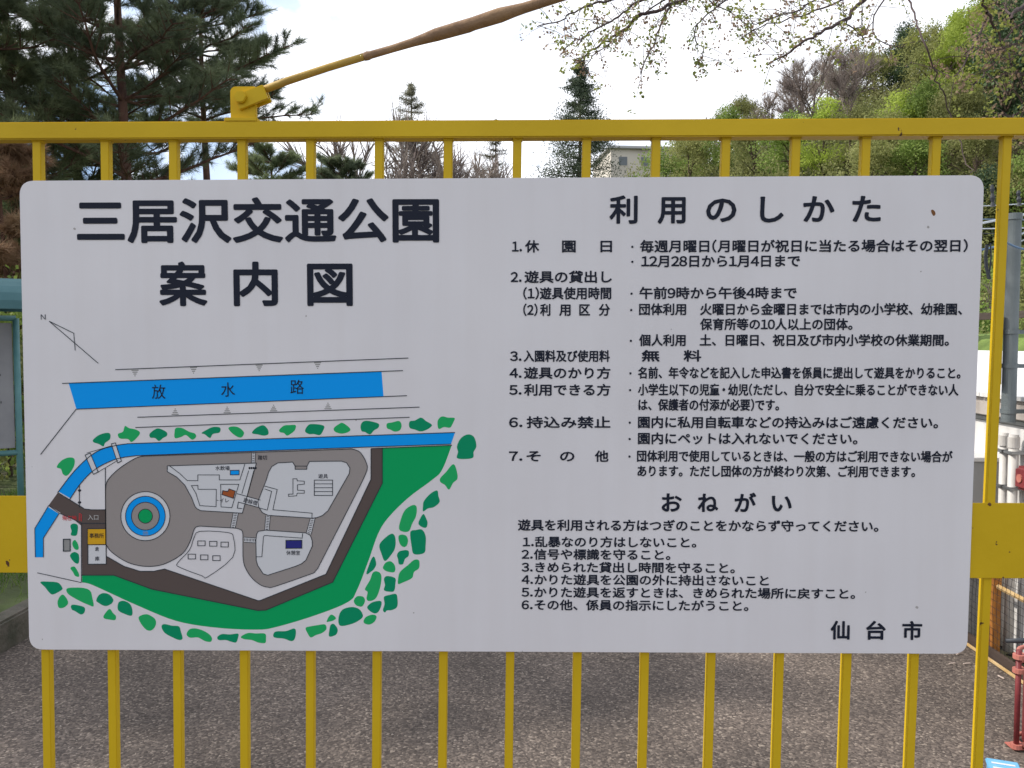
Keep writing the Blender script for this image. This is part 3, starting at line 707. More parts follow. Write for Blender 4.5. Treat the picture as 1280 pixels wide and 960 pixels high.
lettering([('個人利用', 798.8, 857), ('土、日曜日、祝日及び市内小学校の休業期間。', 874.5, 1186)], 425.5, 14.2, off=T); bullet(788.5, 426)
lettering([('3.', 637.6, 652), ('入園料及び使用料', 654.5, 762.3)], 445.3, 14.2, off=T)
lettering([('無', 802, 824.6), ('料', 854.4, 876.6)], 445, 14, off=.03)
lettering([('4.', 636.9, 652), ('遊具のかり方', 655, 763)], 466.4, 14.4, off=T)
lettering([('名前、年令などを記入した申込書を係員に提出して遊具をかりること。', 797.4, 1200.5)], 466.2, 14.2, off=T); bullet(788, 466.6)
lettering([('5.', 636.5, 652), ('利用できる方', 655, 763)], 487.5, 14.4, off=T)
lettering([('小学生以下の児童・幼児(ただし、自分で安全に乗ることができない人', 797.4, 1198)], 487.3, 14.2, off=T); bullet(787.6, 487.6)
lettering([('は、保護者の付添が必要)です。', 798, 973.8)], 506.2, 14.2, off=T)
lettering([('6.', 636.4, 653), ('持込み禁止', 658.2, 763)], 528, 14.4, off=T)
lettering([('園内に私用自転車などの持込みはご遠慮ください。', 797.4, 1172.5)], 528, 14.4, off=T); bullet(787.2, 528.3)
lettering([('園内にペットは入れないでください。', 797.4, 1071.8)], 548.2, 14.4, off=T); bullet(787, 548.7)
lettering([('7.', 636.2, 653), ('そ', 658.2, 675.8), ('の', 700, 718), ('他', 743.5, 760.6)], 570.2, 14, off=T)
lettering([('団体利用で使用しているときは、一般の方はご利用できない場合が', 796.2, 1190.5)], 570.2, 14, off=T); bullet(786.8, 570.6)
lettering([('あります。ただし団体の方が終わり次第、ご利用できます。', 796.7, 1143.8)], 588.9, 14, off=T)
lettering([('お', 827, 852), ('ね', 872, 897.7), ('が', 918, 945), ('い', 964.5, 989.5)], 628.7, 24.5, off=.028)
lettering([('遊具を利用される方はつぎのことをかならず守ってください。', 647.4, 1098)], 656.4, 14, off=T)
for s, x0, x1, y in (('1.乱暴なのり方はしないこと。', 653.5, 870.3, 677.3), ('2.信号や標識を守ること。', 652, 838, 692.9),
                     ('3.きめられた貸出し時間を守ること。', 652, 918.5, 709), ('4.かりた遊具を公園の外に持出さないこと', 652, 961, 724.4),
                     ('5.かりた遊具を返すときは、きめられた場所に戻すこと。', 652, 1068.8, 740.2), ('6.その他、係員の指示にしたがうこと。', 652, 935.5, 756)):
    lettering([(s, x0, x1)], y, 13.4, off=T)
lettering([('仙', 1038, 1062), ('台', 1082.5, 1107), ('市', 1127.5, 1152.5)], 788, 23.2, off=.028)
lettering([('N', 51.3, 57.3)], 396.3, 7.5, LINE, off=.0)
lettering([('放', 190, 207)], 490, 17.2, off=0); lettering([('水', 276.5, 294)], 487.3, 17.2, off=0); lettering([('路', 363, 380)], 484, 17.2, off=0)
lettering([('事務所', 112, 130)], 669.5, 6, off=.008); lettering([('倉', 119, 124.3)], 686, 5.4, off=.008); lettering([('庫', 119, 124.5)], 698.2, 5.4, off=.008)
lettering([('入口', 110, 123.3)], 646.6, 6.4, LGREY, off=.008); lettering([('現在地', 78, 96)], 647.4, 6, REDI, off=.012)
lettering([('池', 178.5, 185.5)], 666.3, 5.6, GREYI, off=.0, layer=8)
lettering([('水飲場', 269.4, 287.3)], 585.2, 5.4, off=.008); lettering([('トイレ', 270, 286.4)], 625.4, 5.4, off=.01)
lettering([('跨線橋', 304.4, 322)], 627, 6, off=.008, rot=-.24); lettering([('踏切', 322.5, 334)], 572, 5.6, off=.008)
lettering([('遊具', 398, 410)], 595.2, 5.4, off=.008); lettering([('休憩室', 358, 375.3)], 691, 5.6, off=.008)
# wear: rust spot and dents
RUST = mat('rust_spot', (.20, .085, .03), .9)
mb = MB(); fill_mb(mb, smooth_loop([(1163.8, 263), (1166, 262.2), (1168.5, 264.5), (1169.3, 268), (1167, 269.8), (1164.8, 267)], True, 3), 3); flat(mb, 'rust_spot', RUST)
SC = mat('scuff', (.42, .40, .40), .9)
for cx, cy, r_ in ((1160, 284, 1.6), (1151, 339.5, 1), (1082, 740, 1), (1146, 759, 1.8), (382.5, 395, 1.1), (53, 799, .8), (653, 814, .8), (517, 766, 1.0), (1100, 434, .8), (839, 411.5, .8), (445, 525, 1.0), (93, 286, 1.6)):
    mb = MB(); fill_mb(mb, smooth_loop([(cx + r_ * rng.uniform(.5, 1.3) * math.cos(t), cy + r_ * rng.uniform(.5, 1.3) * math.sin(t)) for t in np.linspace(0, 6.28, 7)[:-1]], True, 2), 2); flat(mb, 'scuff_mark', SC)

# ------------------------------------------------------------------ foliage builders
def tri_cloud(P, size, aspect=1.0, droop=0.0, quad=True):
    """small leaf faces at points P, random orientation"""
    n = len(P); sz = size * rng.uniform(.6, 1.35, n)
    u = rng.normal(size=(n, 3)); u /= np.linalg.norm(u, axis=1)[:, None]
    v = np.cross(u, rng.normal(size=(n, 3))); v /= np.linalg.norm(v, axis=1)[:, None]
    u = u * sz[:, None]; v = v * (sz * aspect * .5)[:, None]
    return np.stack([P, P + u * .5 + v, P + u, P + u * .5 - v], 1).reshape(-1, 3)
def lobes_cloud(lobes, n, shell=.55):
    """points in the outer shells of a set of ellipsoid clumps (cx,cy,cz,rx,ry,rz)"""
    Lb = np.array(lobes); wt = (Lb[:, 3] * Lb[:, 4] + Lb[:, 4] * Lb[:, 5]); wt = wt / wt.sum()
    k = rng.choice(len(Lb), n, p=wt); d = rng.normal(size=(n, 3)); d /= np.linalg.norm(d, axis=1)[:, None]
    r_ = shell + (1.08 - shell) * rng.random(n) ** .7
    return Lb[k, :3] + d * Lb[k, 3:] * r_[:, None]
BARK = noise_mat('bark', [(.35, (.06, .042, .032)), (.65, (.13, .095, .07))], 8, rough=.95, bump=.6, stretch=(1, 1, .25))
PINEBARK = noise_mat('pine_bark', [(.35, (.075, .04, .033)), (.65, (.16, .085, .06))], 9, rough=.95, bump=.7, stretch=(1, 1, .3))
GREYT = noise_mat('grey_bark', [(.35, (.15, .12, .115)), (.65, (.26, .21, .19))], 8, rough=.95)
TWIG = noise_mat('twig_bark', [(.35, (.05, .032, .035)), (.65, (.10, .07, .065))], 20, rough=.9)
LIME = leaf_mat('lime_leaves', (.24, .32, .05), (.38, .47, .08), (.50, .58, .13), .7, .45)
OLIVE = leaf_mat('olive_leaves', (.17, .185, .07), (.27, .285, .10), (.37, .37, .15), .6, .42)
FRESH = leaf_mat('fresh_green_leaves', (.14, .21, .05), (.23, .32, .075), (.33, .42, .11), .7, .42)
DARKG = leaf_mat('dark_green_leaves', (.045, .08, .045), (.08, .13, .06), (.13, .18, .085), .8, .25)
PURP = leaf_mat('bare_twigs', (.17, .135, .13), (.25, .205, .185), (.33, .275, .235), .6, .3)
HAZY = leaf_mat('sparse_needles', (.15, .155, .12), (.22, .22, .16), (.29, .28, .20), .9, .45)
CEDAR = leaf_mat('cedar_needles', (.06, .09, .06), (.10, .135, .085), (.15, .185, .11), .9, .3)

def broadleaf(name, h, rw, n, lm, bm_, leaf=.20, seed=1, label=None, cat='tree', group=None, shell=.5, base=.22, nlobes=26):
    global rng
    keep = rng; rng = np.random.default_rng(seed)
    root = empty(name, label=label, cat=cat, group=group)
    lobes = []
    for k in range(nlobes):
        t = rng.uniform(0, 1); z = h * (base + (.93 - base) * t); rr = rw * math.sin(math.pi * min(.93, .22 + t * .75)) * rng.uniform(.3, .75)
        an = rng.uniform(0, 6.28); s = rw * rng.uniform(.17, .40)
        lobes.append((rr * math.cos(an), rr * math.sin(an), z, s * 1.15, s * 1.15, s * .72))
    lobes.append((0, 0, h * .9, rw * .35, rw * .35, rw * .3))
    mb = MB(); bend = rng.normal(0, .02 * h, 2)
    mb.tube([(0, 0, -.6), (bend[0] * .5, bend[1] * .5, h * .35), (bend[0], bend[1], h * .8)], [h * .022, h * .016, h * .004], 6, False)
    for lb in lobes[:9]:
        z0 = h * rng.uniform(.2, .5); mb.tube([(bend[0] * .5, bend[1] * .5, z0), (lb[0] * .5, lb[1] * .5, (z0 + lb[2]) / 2 + .1), lb[:3]], [h * .009, h * .006, h * .002], 5, False)
    mb.build('trunk', bm_, root, smooth=True)
    P = lobes_cloud(lobes, n, shell); q = 6.0 / rw; P = P + rng.normal(size=P.shape) * rw * .045
    gap = np.sin(P[:, 0] * q + seed) + np.sin(P[:, 1] * q * 1.1 + 2) + np.sin(P[:, 2] * q * 1.3 + 1) + rng.normal(0, .6, len(P)); P = P[gap > -.75]
    link('crown', np_mesh('crown', tri_cloud(P, leaf, .8), 4), lm, root)
    rng = keep; return root
def bare_tree(name, h, seed, label=None, group=None):
    """leafless crown of fine upward twigs"""
    global rng
    keep = rng; rng = np.random.default_rng(seed); rnd = random.Random(seed)
    root = empty(name, label=label, cat='tree', group=group); mb = MB(); tips = []
    def grow(p, d, l, r, lev):
        q = p + d * l; mid = p + d * l * .5 + Vector((rnd.gauss(0, .04), rnd.gauss(0, .04), 0)) * l
        mb.tube([p, mid, q], [r, r * .8, r * .55], 4 if lev else 6, False)
        if lev >= 3: tips.append((q, d, l)); return
        for k in range(4 if lev else 5):
            nd = (d * 1.0 + Vector((rnd.gauss(0, .55), rnd.gauss(0, .55), rnd.gauss(.15, .25)))).normalized()
            grow(p.lerp(q, rnd.uniform(.45, 1)), nd, l * rnd.uniform(.55, .75), r * .5, lev + 1)
    grow(Vector((0, 0, -.5)), Vector((0, 0, 1)), h * .42, h * .02, 0)
    mb.build('trunk', GREYT, root)
    V = []
    for q, d, l in tips:
        n = 22; dirs = rng.normal(size=(n, 3)) * .5 + np.array(d) ; dirs /= np.linalg.norm(dirs, axis=1)[:, None]
        s = np.array(q)[None] - np.array(d) * l * rng.uniform(0, 1, (n, 1)); e = s + dirs * h * rng.uniform(.05, .13, (n, 1))
        sd = np.cross(dirs, rng.normal(size=(n, 3))); sd /= np.linalg.norm(sd, axis=1)[:, None]; sd *= .022
        V.append(np.stack([s - sd, s + sd, e], 1).reshape(-1, 3))
    link('twigs', np_mesh('twigs', np.concatenate(V), 3), PURP, root)
    rng = keep; return root
def conifer(name, h, rw, n, seed, label=None, sparse=False, lm=None, group=None, top=1.0):
    global rng
    keep = rng; rng = np.random.default_rng(seed); root = empty(name, label=label, cat='tree', group=group)
    mb = MB(); mb.tube([(0, 0, -.5), (0, 0, h * .5), (0, 0, h)], [h * .016, h * .009, .02], 6, False); P = []
    lev = 30 if not sparse else 27
    for i in range(lev):
        t = i / (lev - 1); z = h * (.12 + .86 * t); ln_ = rw * (1 - t) ** .8 * rng.uniform(.7, 1.1) + .08
        for k in range(5 if not sparse else 4):
            an = rng.uniform(0, 6.28); l_ = ln_ * rng.uniform(.6, 1.1); dz = rng.uniform(-.1, .18) * l_
            e = np.array([l_ * math.cos(an), l_ * math.sin(an), dz]); b0 = np.array([0, 0, min(h * .985, z + rng.uniform(-.035, .02) * h)])
            mb.tube([b0, b0 + e * .5 + np.array([0, 0, -.04 * l_]), b0 + e], [.045, .03, .01], 4, False)
            m = max(4, int(n / (lev * 4.5))); tt = rng.uniform(.2, 1.05, m)[:, None]
            wdt = (.12 if not sparse else .085) * l_ + .09
            P.append(b0 + e * tt + rng.normal(size=(m, 3)) * np.array([wdt, wdt, wdt * .55]))
    mb.build('trunk', BARK, root)
    m = n // 2; t = rng.random(m) ** .6; rr = rw * t ** .8 * np.sqrt(rng.random(m)) * .9; an = rng.uniform(0, 6.28, m)
    F_ = np.stack([rr * np.cos(an), rr * np.sin(an), h * (1 - t * .86)], 1); keepm = (np.sin(F_[:, 0] * 4 + seed) + np.sin(F_[:, 1] * 4) + np.sin(F_[:, 2] * 3.3) + rng.normal(0, .5, m)) > .1; P.append(F_[keepm])
    P = np.concatenate(P); link('crown', np_mesh('crown', tri_cloud(P, .13 if not sparse else .085, .4), 4), lm or CEDAR, root)
    rng = keep; return root

def wall_pt(px, py, x): 
    d = ray(px, py); t = (x - CAM.x) / d.x; return CAM + d * t
# --- wooded hillside: every crown one can tell apart is a tree of its own
def put(root, px, py, dist, dz=0, s=1.0, rz=None):
    """stand a tree on the terrain at the given bearing (column of the photo) and distance"""
    a = (px - 640) / F; v = at(px, 427, dist / math.sqrt(1 + a * a)); x, y = v.x, v.y
    root.location = (x, y, terrain(x, y) - .2 + dz); root.rotation_euler = (0, 0, rng.uniform(0, 6.28) if rz is None else rz); root.scale = (s, s, s * rng.uniform(.92, 1.1))
    return root
protos = {
 'lime': broadleaf('broadleaf_tree', 8.0, 3.4, 11000, LIME, BARK, .17, 11),
 'olive': broadleaf('broadleaf_tree', 7.2, 3.2, 11000, OLIVE, BARK, .15, 12, nlobes=34),
 'fresh': broadleaf('broadleaf_tree', 7.6, 3.3, 11000, FRESH, BARK, .17, 13),
 'dark': broadleaf('evergreen_tree', 8.2, 3.1, 11500, DARKG, BARK, .17, 14, nlobes=24),
 'bare': bare_tree('bare_tree', 8.5, 15), 'bare2': bare_tree('bare_tree', 8.0, 16),
 'shrub': broadleaf('woodland_shrub', 3.2, 2.3, 6500, OLIVE, BARK, .11, 17, base=.1, nlobes=20),
 'shrub2': broadleaf('woodland_shrub', 3.0, 2.4, 6500, FRESH, BARK, .11, 18, base=.1, nlobes=20),
}
first = set(); planted = []
GROUPS = {'lime': 'lime green spring trees on the hillside', 'olive': 'olive green trees on the hillside', 'fresh': 'fresh green trees on the hillside',
          'dark': 'dark evergreen trees on the hillside', 'bare': 'leafless trees on the hillside', 'bare2': 'leafless trees on the hillside',
          'shrub': 'shrubs along the hill foot', 'shrub2': 'shrubs along the hill foot'}
LAB = {'lime': 'lime green spring tree among other trees on the wooded hillside', 'olive': 'olive green tree just coming into leaf on the wooded hillside',
       'fresh': 'fresh green leafy tree on the wooded hillside', 'dark': 'dark evergreen tree on the wooded hillside',
       'bare': 'grey brown leafless tree on the wooded hillside', 'bare2': 'grey brown leafless tree on the wooded hillside',
       'shrub': 'olive green shrub at the foot of the wooded hillside', 'shrub2': 'bright green shrub at the foot of the wooded hillside'}
def plant(kind, px, dist, s=1.0, label=None, dz=0):
    p = protos[kind]
    o = p if kind not in first else copy_tree(p); first.add(kind)
    put(o, px, 0, dist, dz, s); o['label'] = label or LAB[kind]; planted.append((kind, px, dist, o, label)); o['category'] = 'shrub' if kind.startswith('shrub') else 'tree'; o['group'] = GROUPS[kind]
    return o
plant('lime', 1118, 70, .80, 'largest lime green spring tree in the middle of the hillside, beside the bare trees')
plant('bare', 1012, 84, 1.3, 'tall leafless purple grey tree highest on the left end of the ridge')
plant('bare2', 968, 82, 1.1, 'leafless tree standing left of the tallest bare tree on the ridge')
plant('bare', 1058, 80, 1.15, 'leafless tree between the tallest bare tree and the large lime tree')
plant('dark', 1248, 70, 1.25, 'broad dark evergreen right of the lime trees, just above the gate rail')
plant('dark', 1290, 66, 1.3, 'dark evergreen at the right edge of the hillside')
# ridge line, then rows down the slope
for px, d, k, s in ((845, 112, 'olive', .8), (872, 108, 'fresh', .8), (905, 112, 'olive', 1.0), (935, 108, 'bare', 1.0), (985, 116, 'bare2', 1.1), (1030, 118, 'olive', 1.1),
                    (1062, 116, 'dark', 1.05), (1095, 118, 'olive', 1.15), (1128, 116, 'dark', 1.1), (1158, 118, 'olive', 1.15), (1188, 116, 'dark', 1.1), (1215, 118, 'fresh', 1.15),
                    (1245, 117, 'olive', 1.2), (1278, 116, 'lime', 1.1), (1310, 116, 'fresh', 1.2),
                    (890, 98, 'bare', .9), (925, 98, 'olive', .95), (1000, 100, 'bare2', 1.1), (1045, 102, 'bare', 1.1), (1085, 100, 'olive', 1.0), (1125, 101, 'dark', 1.0), (1150, 98, 'olive', 1.1),
                    (1185, 100, 'lime', .9), (1212, 97, 'lime', 1.0), (1240, 99, 'fresh', 1.1), (1270, 98, 'lime', 1.05), (1305, 98, 'olive', 1.1),
                    (860, 84, 'olive', .9), (905, 84, 'fresh', .9), (940, 76, 'olive', .95), (985, 72, 'fresh', .9), (1025, 70, 'lime', .8), (1060, 68, 'olive', .9), (1160, 82, 'olive', 1.0),
                    (1180, 80, 'lime', .9), (1200, 84, 'lime', 1.0), (1225, 82, 'fresh', 1.0), (1262, 84, 'fresh', 1.1), (1300, 82, 'lime', 1.0), (1150, 70, 'fresh', .85),
                    (1185, 66, 'olive', .95), (1215, 60, 'olive', .8), (1100, 64, 'olive', .85), (1140, 60, 'fresh', .75), (1080, 60, 'olive', .8),
                    (835, 66, 'shrub', 1.5), (870, 62, 'olive', .8), (912, 58, 'olive', .8), (955, 58, 'shrub', 1.6), (995, 54, 'bare2', .7), (1030, 54, 'shrub', 1.5), (1060, 50, 'olive', .7),
                    (1100, 50, 'shrub2', 1.4), (1135, 48, 'bare', .6), (1165, 48, 'shrub', 1.3), (1200, 50, 'olive', .7), (1235, 50, 'dark', .7), (1270, 50, 'olive', .75), (1305, 50, 'fresh', .8),
                    (1225, 40, 'shrub', 1.2), (1262, 38, 'shrub2', 1.1), (1290, 36, 'shrub', 1.2), (1240, 30, 'shrub2', .8), (1275, 27, 'shrub', .8), (1228, 24, 'shrub', .55), (1300, 24, 'shrub2', .7), (1222, 34, 'bare2', .5)):
    plant(k, px, d, s)
# undergrowth that reads as one mass between the trees
n = 90000
a_ = rng.uniform(.16, .68, n); r_ = rng.uniform(30, 122, n)
X = CAM.x + r_ * a_ / np.sqrt(1 + a_ ** 2); Y = CAM.y + r_ / np.sqrt(1 + a_ ** 2)
Z = np.array([terrain(x, y) for x, y in zip(X, Y)]) + rng.random(n) ** 1.5 * 2.2
UND = leaf_mat('undergrowth', (.13, .115, .065), (.20, .205, .08), (.27, .31, .10), .12, .35)
tag(link('undergrowth', np_mesh('undergrowth', tri_cloud(np.stack([X, Y, Z], 1), .27, .8), 4), UND), 'scrubby undergrowth covering the wooded hillside between the trees', 'undergrowth', kind='stuff')

# conifers and building in the middle distance
cedar = conifer('cedar_tree', 16.9, 6.0, 44000, 31, 'dark full cedar standing alone in the middle, its top above the rail'); put(cedar, 724, 0, 52, -.2, 1.0); cedar.scale = (1, 1, 1)
fir = conifer('conifer_tree', 14.9, 5.4, 40000, 32, 'thin sparse conifer with pointed top left of the middle', True, HAZY); put(fir, 516, 0, 50, 0, 1.0); fir.scale = (1, 1, 1)
fir2 = conifer('conifer_tree', 13.0, 4.6, 20000, 33, 'smallest pointed conifer between the sparse conifer and the full cedar', True, HAZY); put(fir2, 620, 0, 52, 0, 1.0); fir2.scale = (1, 1, 1)
for px, d, s, l in ((482, 40, 1.75, 'bare low tree beside the left foot of the sparse conifer'), (552, 41, 1.62, 'bare low tree right of the sparse conifer'), (588, 42, 1.6, 'bare low tree left of the smallest conifer')):
    o = copy_tree(protos['bare2']); put(o, px, 0, d, 0, s); o['label'] = l; o['group'] = 'low bare trees behind the sign'
WALLB = noise_mat('pale_render', [(.4, (.60, .55, .49)), (.6, (.70, .65, .58))], .6, rough=.9); ROOFB = mat('roof_grey', (.52, .52, .54), .8); WIN = mat('window_glass', (.16, .18, .20), .2)
bl = empty('apartment_building', label='pale building with flat roof seen far off beside the cedar', cat='building')
v = at(786, 427, 118); bl.location = (v.x, v.y, 0); bl.rotation_euler = (0, 0, .12)
ztop = 1.5 + (427 - 194) / 1050 * 118
mb = MB(); mb.box(-3.6, 9, -4, 8, ztop - 12, ztop - .35); mb.build('wall', WALLB, bl)
mb = MB(); mb.box(-4.1, 9.5, -4.5, 8.5, ztop - .34, ztop); mb.build('roof', ROOFB, bl, bevel=.04)
mb = MB(); mb.box(-4.3, 9.7, -4.7, 8.7, ztop - 13, ztop - 12.01); mb.box(-3, 8.4, -3.6, 7.6, -1, ztop - 13.01); mb.build('podium', WALLB, bl)
for i in range(4):
    for j in range(2):
        mb = MB(); x0 = -2.6 + i * 3; z1 = ztop - 1.3 - j * 3; mb.box(x0, x0 + 1.3, -4.03, -3.9, z1 - 1.3, z1); fr = mb.build('window', WALLB, bl)
        mb = MB(); mb.box(x0 + .08, x0 + 1.22, -4.045, -4.032, z1 - 1.22, z1 - .08); mb.build('pane', WIN, fr)
plant('shrub2', 830, 90, 2.0, 'bright green shrub hiding the right end of the far building'); plant('shrub', 800, 84, 1.9, 'olive shrub in front of the far building')
plant('olive', 858, 92, 1.0)

# ------------------------------------------------------------------ pines on the left
PINE = leaf_mat('pine_needles', (.10, .125, .09), (.155, .19, .11), (.215, .25, .145), 1.6, .45)
PINEY = leaf_mat('pine_needles_light', (.12, .15, .095), (.185, .225, .115), (.25, .285, .155), 1.6, .45)
DEAD = leaf_mat('withered_needles', (.19, .12, .075), (.30, .19, .12), (.38, .27, .17), 2, .35)
def tufts(P, D, nn, ln_, wd=.0032, spread=.55):
    n = len(P); P = np.repeat(P, nn, 0); D = np.repeat(D, nn, 0)
    d = D + rng.normal(size=D.shape) * spread; d /= np.linalg.norm(d, axis=1)[:, None]
    P = P + D * rng.uniform(-.09, .05, (len(P), 1))
    l_ = ln_ * rng.uniform(.6, 1.15, (len(P), 1)); e = P + d * l_; e[:, 2] -= .01
    s = np.cross(d, rng.normal(size=d.shape)); s /= np.linalg.norm(s, axis=1)[:, None]; s *= wd
    return np.stack([P - s, P + s, e], 1).reshape(-1, 3)
def pine(px, dist, top, branches, seed, label, mat_=None, trunk_r=.085, lean=0.0, dead=()):
    """branches: (height m, azimuth rad, length m, rise)"""
    global rng
    keep = rng; rng = np.random.default_rng(seed); rnd = random.Random(seed)
    v = at(px, 427, dist); root = empty('pine_tree', (v.x, v.y, 0), label=label, cat='tree', group='pine trees left of the gate')
    mb = MB(); tr = [(lean * t + .05 * math.sin(t * 5), .03 * math.cos(t * 4), top * t - .2) for t in np.linspace(0, 1, 10)]
    mb.tube(tr, [trunk_r * (1.25 - .95 * t) for t in np.linspace(0, 1, 10)], 10, False); mb.build('trunk', PINEBARK, root, smooth=True)
    def tpos(z):
        t = (z + .2) / top; return Vector((lean * t + .05 * math.sin(t * 5), .03 * math.cos(t * 4), z))
    P = []; Dd = []; bmb = MB()
    for bz_, az, ln_, rise in branches:
        p = tpos(bz_); d = Vector((math.cos(az), math.sin(az), rise)).normalized(); pts = [p]; m = 8; seg = ln_ / m
        for i in range(m):
            d = (d + Vector((rnd.gauss(0, .09), rnd.gauss(0, .09), rnd.gauss(.02, .07)))).normalized(); pts.append(pts[-1] + d * seg)
        bmb.tube(pts, [.028 * ln_ / 2 * (1 - .85 * i / m) + .004 for i in range(m + 1)], 6, False)
        for i in range(2, m + 1):
            for s_ in (-1, 1):
                for _ in range(2):
                    sd = (d * .7 + Vector((-d.y, d.x, 0)) * s_ * rnd.uniform(.5, 1.1) + Vector((0, 0, rnd.gauss(.2, .25)))).normalized()
                    sl_ = ln_ * rnd.uniform(.10, .26) * (1.25 - .6 * i / m) + .08; q = [pts[i], pts[i] + sd * sl_ * .5 + Vector((0, 0, .01)), pts[i] + sd * sl_ + Vector((0, 0, .06 * sl_ + .02))]
                    bmb.tube(q, [.007, .005, .003], 4, False)
                    for k in range(3):
                        t = rnd.uniform(.3, 1); base = q[0].lerp(q[2], t); dd = (sd + Vector((rnd.gauss(0, .5), rnd.gauss(0, .5), rnd.gauss(.35, .35)))).normalized()
                        P.append(tuple(base + dd * rnd.uniform(0, .10))); Dd.append(tuple(dd))
                    P.append(tuple(q[2])); Dd.append(tuple(sd))
    bmb.build('branches', PINEBARK, root)
    P = np.array(P); Dd = np.array(Dd)
    link('needles', np_mesh('needles', tufts(P, Dd, 34, .14), 3), mat_ or PINE, root)
    rng = keep; return root
def whorls(z0, z1, step, lmin, lmax, seed, per=5, az=None, rise=(.05, .35)):
    rnd = random.Random(seed); o = []; z = z0
    while z < z1:
        a0 = rnd.uniform(0, 6.28)
        for k in range(per):
            a = a0 + k * 6.283 / per + rnd.uniform(-.3, .3)
            if az: a = rnd.uniform(*az)
            t = (z - z0) / (z1 - z0); o.append((z + rnd.uniform(-.12, .12), a, (lmax + (lmin - lmax) * t) * rnd.uniform(.7, 1.1), rnd.uniform(*rise)))
        z += step * rnd.uniform(.8, 1.25)
    return o
pine(160, 11.5, 8.4, whorls(3.6, 8.2, .62, .8, 1.9, 3), 41, 'tall pine with a straight reddish trunk nearest the bracket')
pine(100, 13.5, 9.0, whorls(3.8, 8.8, .66, .8, 1.8, 5), 42, 'pine with a slimmer trunk left of the tall reddish trunk', PINEY)
pine(22, 12.0, 8.6, whorls(2.8, 8.4, .66, .7, 1.7, 8), 43, 'pine at the left edge with bluish sky showing through', PINEY)
pine(262, 14.5, 7.6, whorls(5.2, 7.6, .40, 1.0, 1.7, 9, 6), 44, 'pine whose long open boughs reach right behind the stay rod')
pine(345, 22, 6.4, whorls(4.2, 6.2, .35, .7, 1.4, 10, 6), 45, 'low pine top seen between bars right of the bracket', PINEY)
pine(430, 24, 6.6, whorls(4.4, 6.4, .35, .6, 1.3, 12, 6), 46, 'smallest pine top seen between bars, farthest right of the pines')
pine(-70, 11.0, 8.0, whorls(2.6, 7.8, .62, .9, 2.1, 23), 48, 'pine whose boughs fill the upper left corner above the rail', PINEY)
pine(-1049, 4.7, 7.2, whorls(3.2, 7.0, .5, .8, 1.9, 21), 47, 'pine farthest left, standing in the bed and shading the road')
# withered pine at the far left
pine(12, 9.5, 3.95, whorls(1.3, 3.9, .42, .30, .85, 15, 4), 51, 'withered rusty brown young pine behind the left end of the rail', DEAD, .04)
rng = np.random.default_rng(60)
for px, d, s, k, l in ((8, 8.6, .40, 'shrub2', 'green shrub behind the notice board at the left edge'), (-40, 8.0, .42, 'shrub', 'olive shrub beyond the left end of the gate'), (45, 9.6, .45, 'shrub', 'olive shrub behind the notice board, hidden partly by the sign')):
    o = copy_tree(protos[k]); v = at(px, 427, d); o.location = (v.x, v.y, .1); o.scale = (s * 1.2, s, s * 1.9 if False else s * 1.5); o['label'] = l; o['group'] = 'shrubs behind the notice board'
# far tree line closing the view on the left
for px, d, k, s in ((-60, 30, 'dark', 1.0), (10, 34, 'dark', 1.0), (70, 38, 'olive', .85), (120, 36, 'dark', .75), (200, 44, 'dark', .75), (250, 48, 'olive', .7)):
    plant(k, px, d, s)

# ------------------------------------------------------------------ notice board on the left
TEAL = noise_mat('teal_paint', [(.35, (.07, .19, .20)), (.7, (.12, .27, .28))], 5, rough=.5, bump=.15)
TEALR = noise_mat('teal_roof', [(.35, (.035, .11, .125)), (.7, (.07, .17, .185))], 3, rough=.6, bump=.2)
BOARD = noise_mat('notice_paper', [(.35, (.24, .24, .26)), (.7, (.33, .33, .35))], 3, rough=.7)
nb = empty('notice_board', label='teal framed notice board with a rounded roof behind the left end of the gate', cat='notice board')
def N3(px, py, dist=5.0): return at(px, py, dist)
pr = N3(22, 480, 5.35); nb.location = (pr.x, pr.y, 0)
ang = .62; nb.rotation_euler = (0, 0, ang)
ztop_p = N3(22, 398, 5.35).z; zbot_p = N3(22, 566, 5.35).z
mb = MB(); mb.tube([(0, 0, .1), (0, 0, ztop_p)], .019, 12); mb.build('post', TEAL, nb, smooth=True)
mb = MB(); mb.tube([(-1.25, 0, .1), (-1.25, 0, ztop_p)], .019, 12); mb.build('post', TEAL, nb, smooth=True)
mb = MB(); mb.tube([(-1.25, 0, ztop_p), (0, 0, ztop_p)], .018, 10); mb.build('rail', TEAL, nb, smooth=True)
mb = MB(); mb.tube([(-1.25, 0, zbot_p), (0, 0, zbot_p)], .018, 10); mb.build('rail', TEAL, nb, smooth=True)
mb = MB(); mb.box(-1.22, -.022, .004, .022, zbot_p + .03, ztop_p - .03); mb.build('board', BOARD, nb, bevel=.002)
mb = MB(); arc = [(.30 * math.cos(t) , .20 * math.sin(t)) for t in np.linspace(0, math.pi, 13)]
vs = []; 
for x in (-1.36, .10):
    for k, (a, b) in enumerate(arc): vs.append((x, a, ztop_p + .05 + b))
    for k, (a, b) in enumerate(arc): vs.append((x, a * .93, ztop_p + .05 + b * .9))
m = len(arc); fs = []
for k in range(m - 1):
    fs += [(k, k + 1, 2 * m + k + 1, 2 * m + k), (m + k, 3 * m + k, 3 * m + k + 1, m + k + 1), (k, m + k, m + k + 1, k + 1), (2 * m + k, 2 * m + k + 1, 3 * m + k + 1, 3 * m + k)]
fs += [(0, 2 * m, 3 * m, m), (m - 1, 2 * m - 1, 4 * m - 1, 3 * m - 1)]
mb.add(vs, fs); mb.build('roof', TEALR, nb)
NI = ink('notice_ink', (.06, .06, .08))
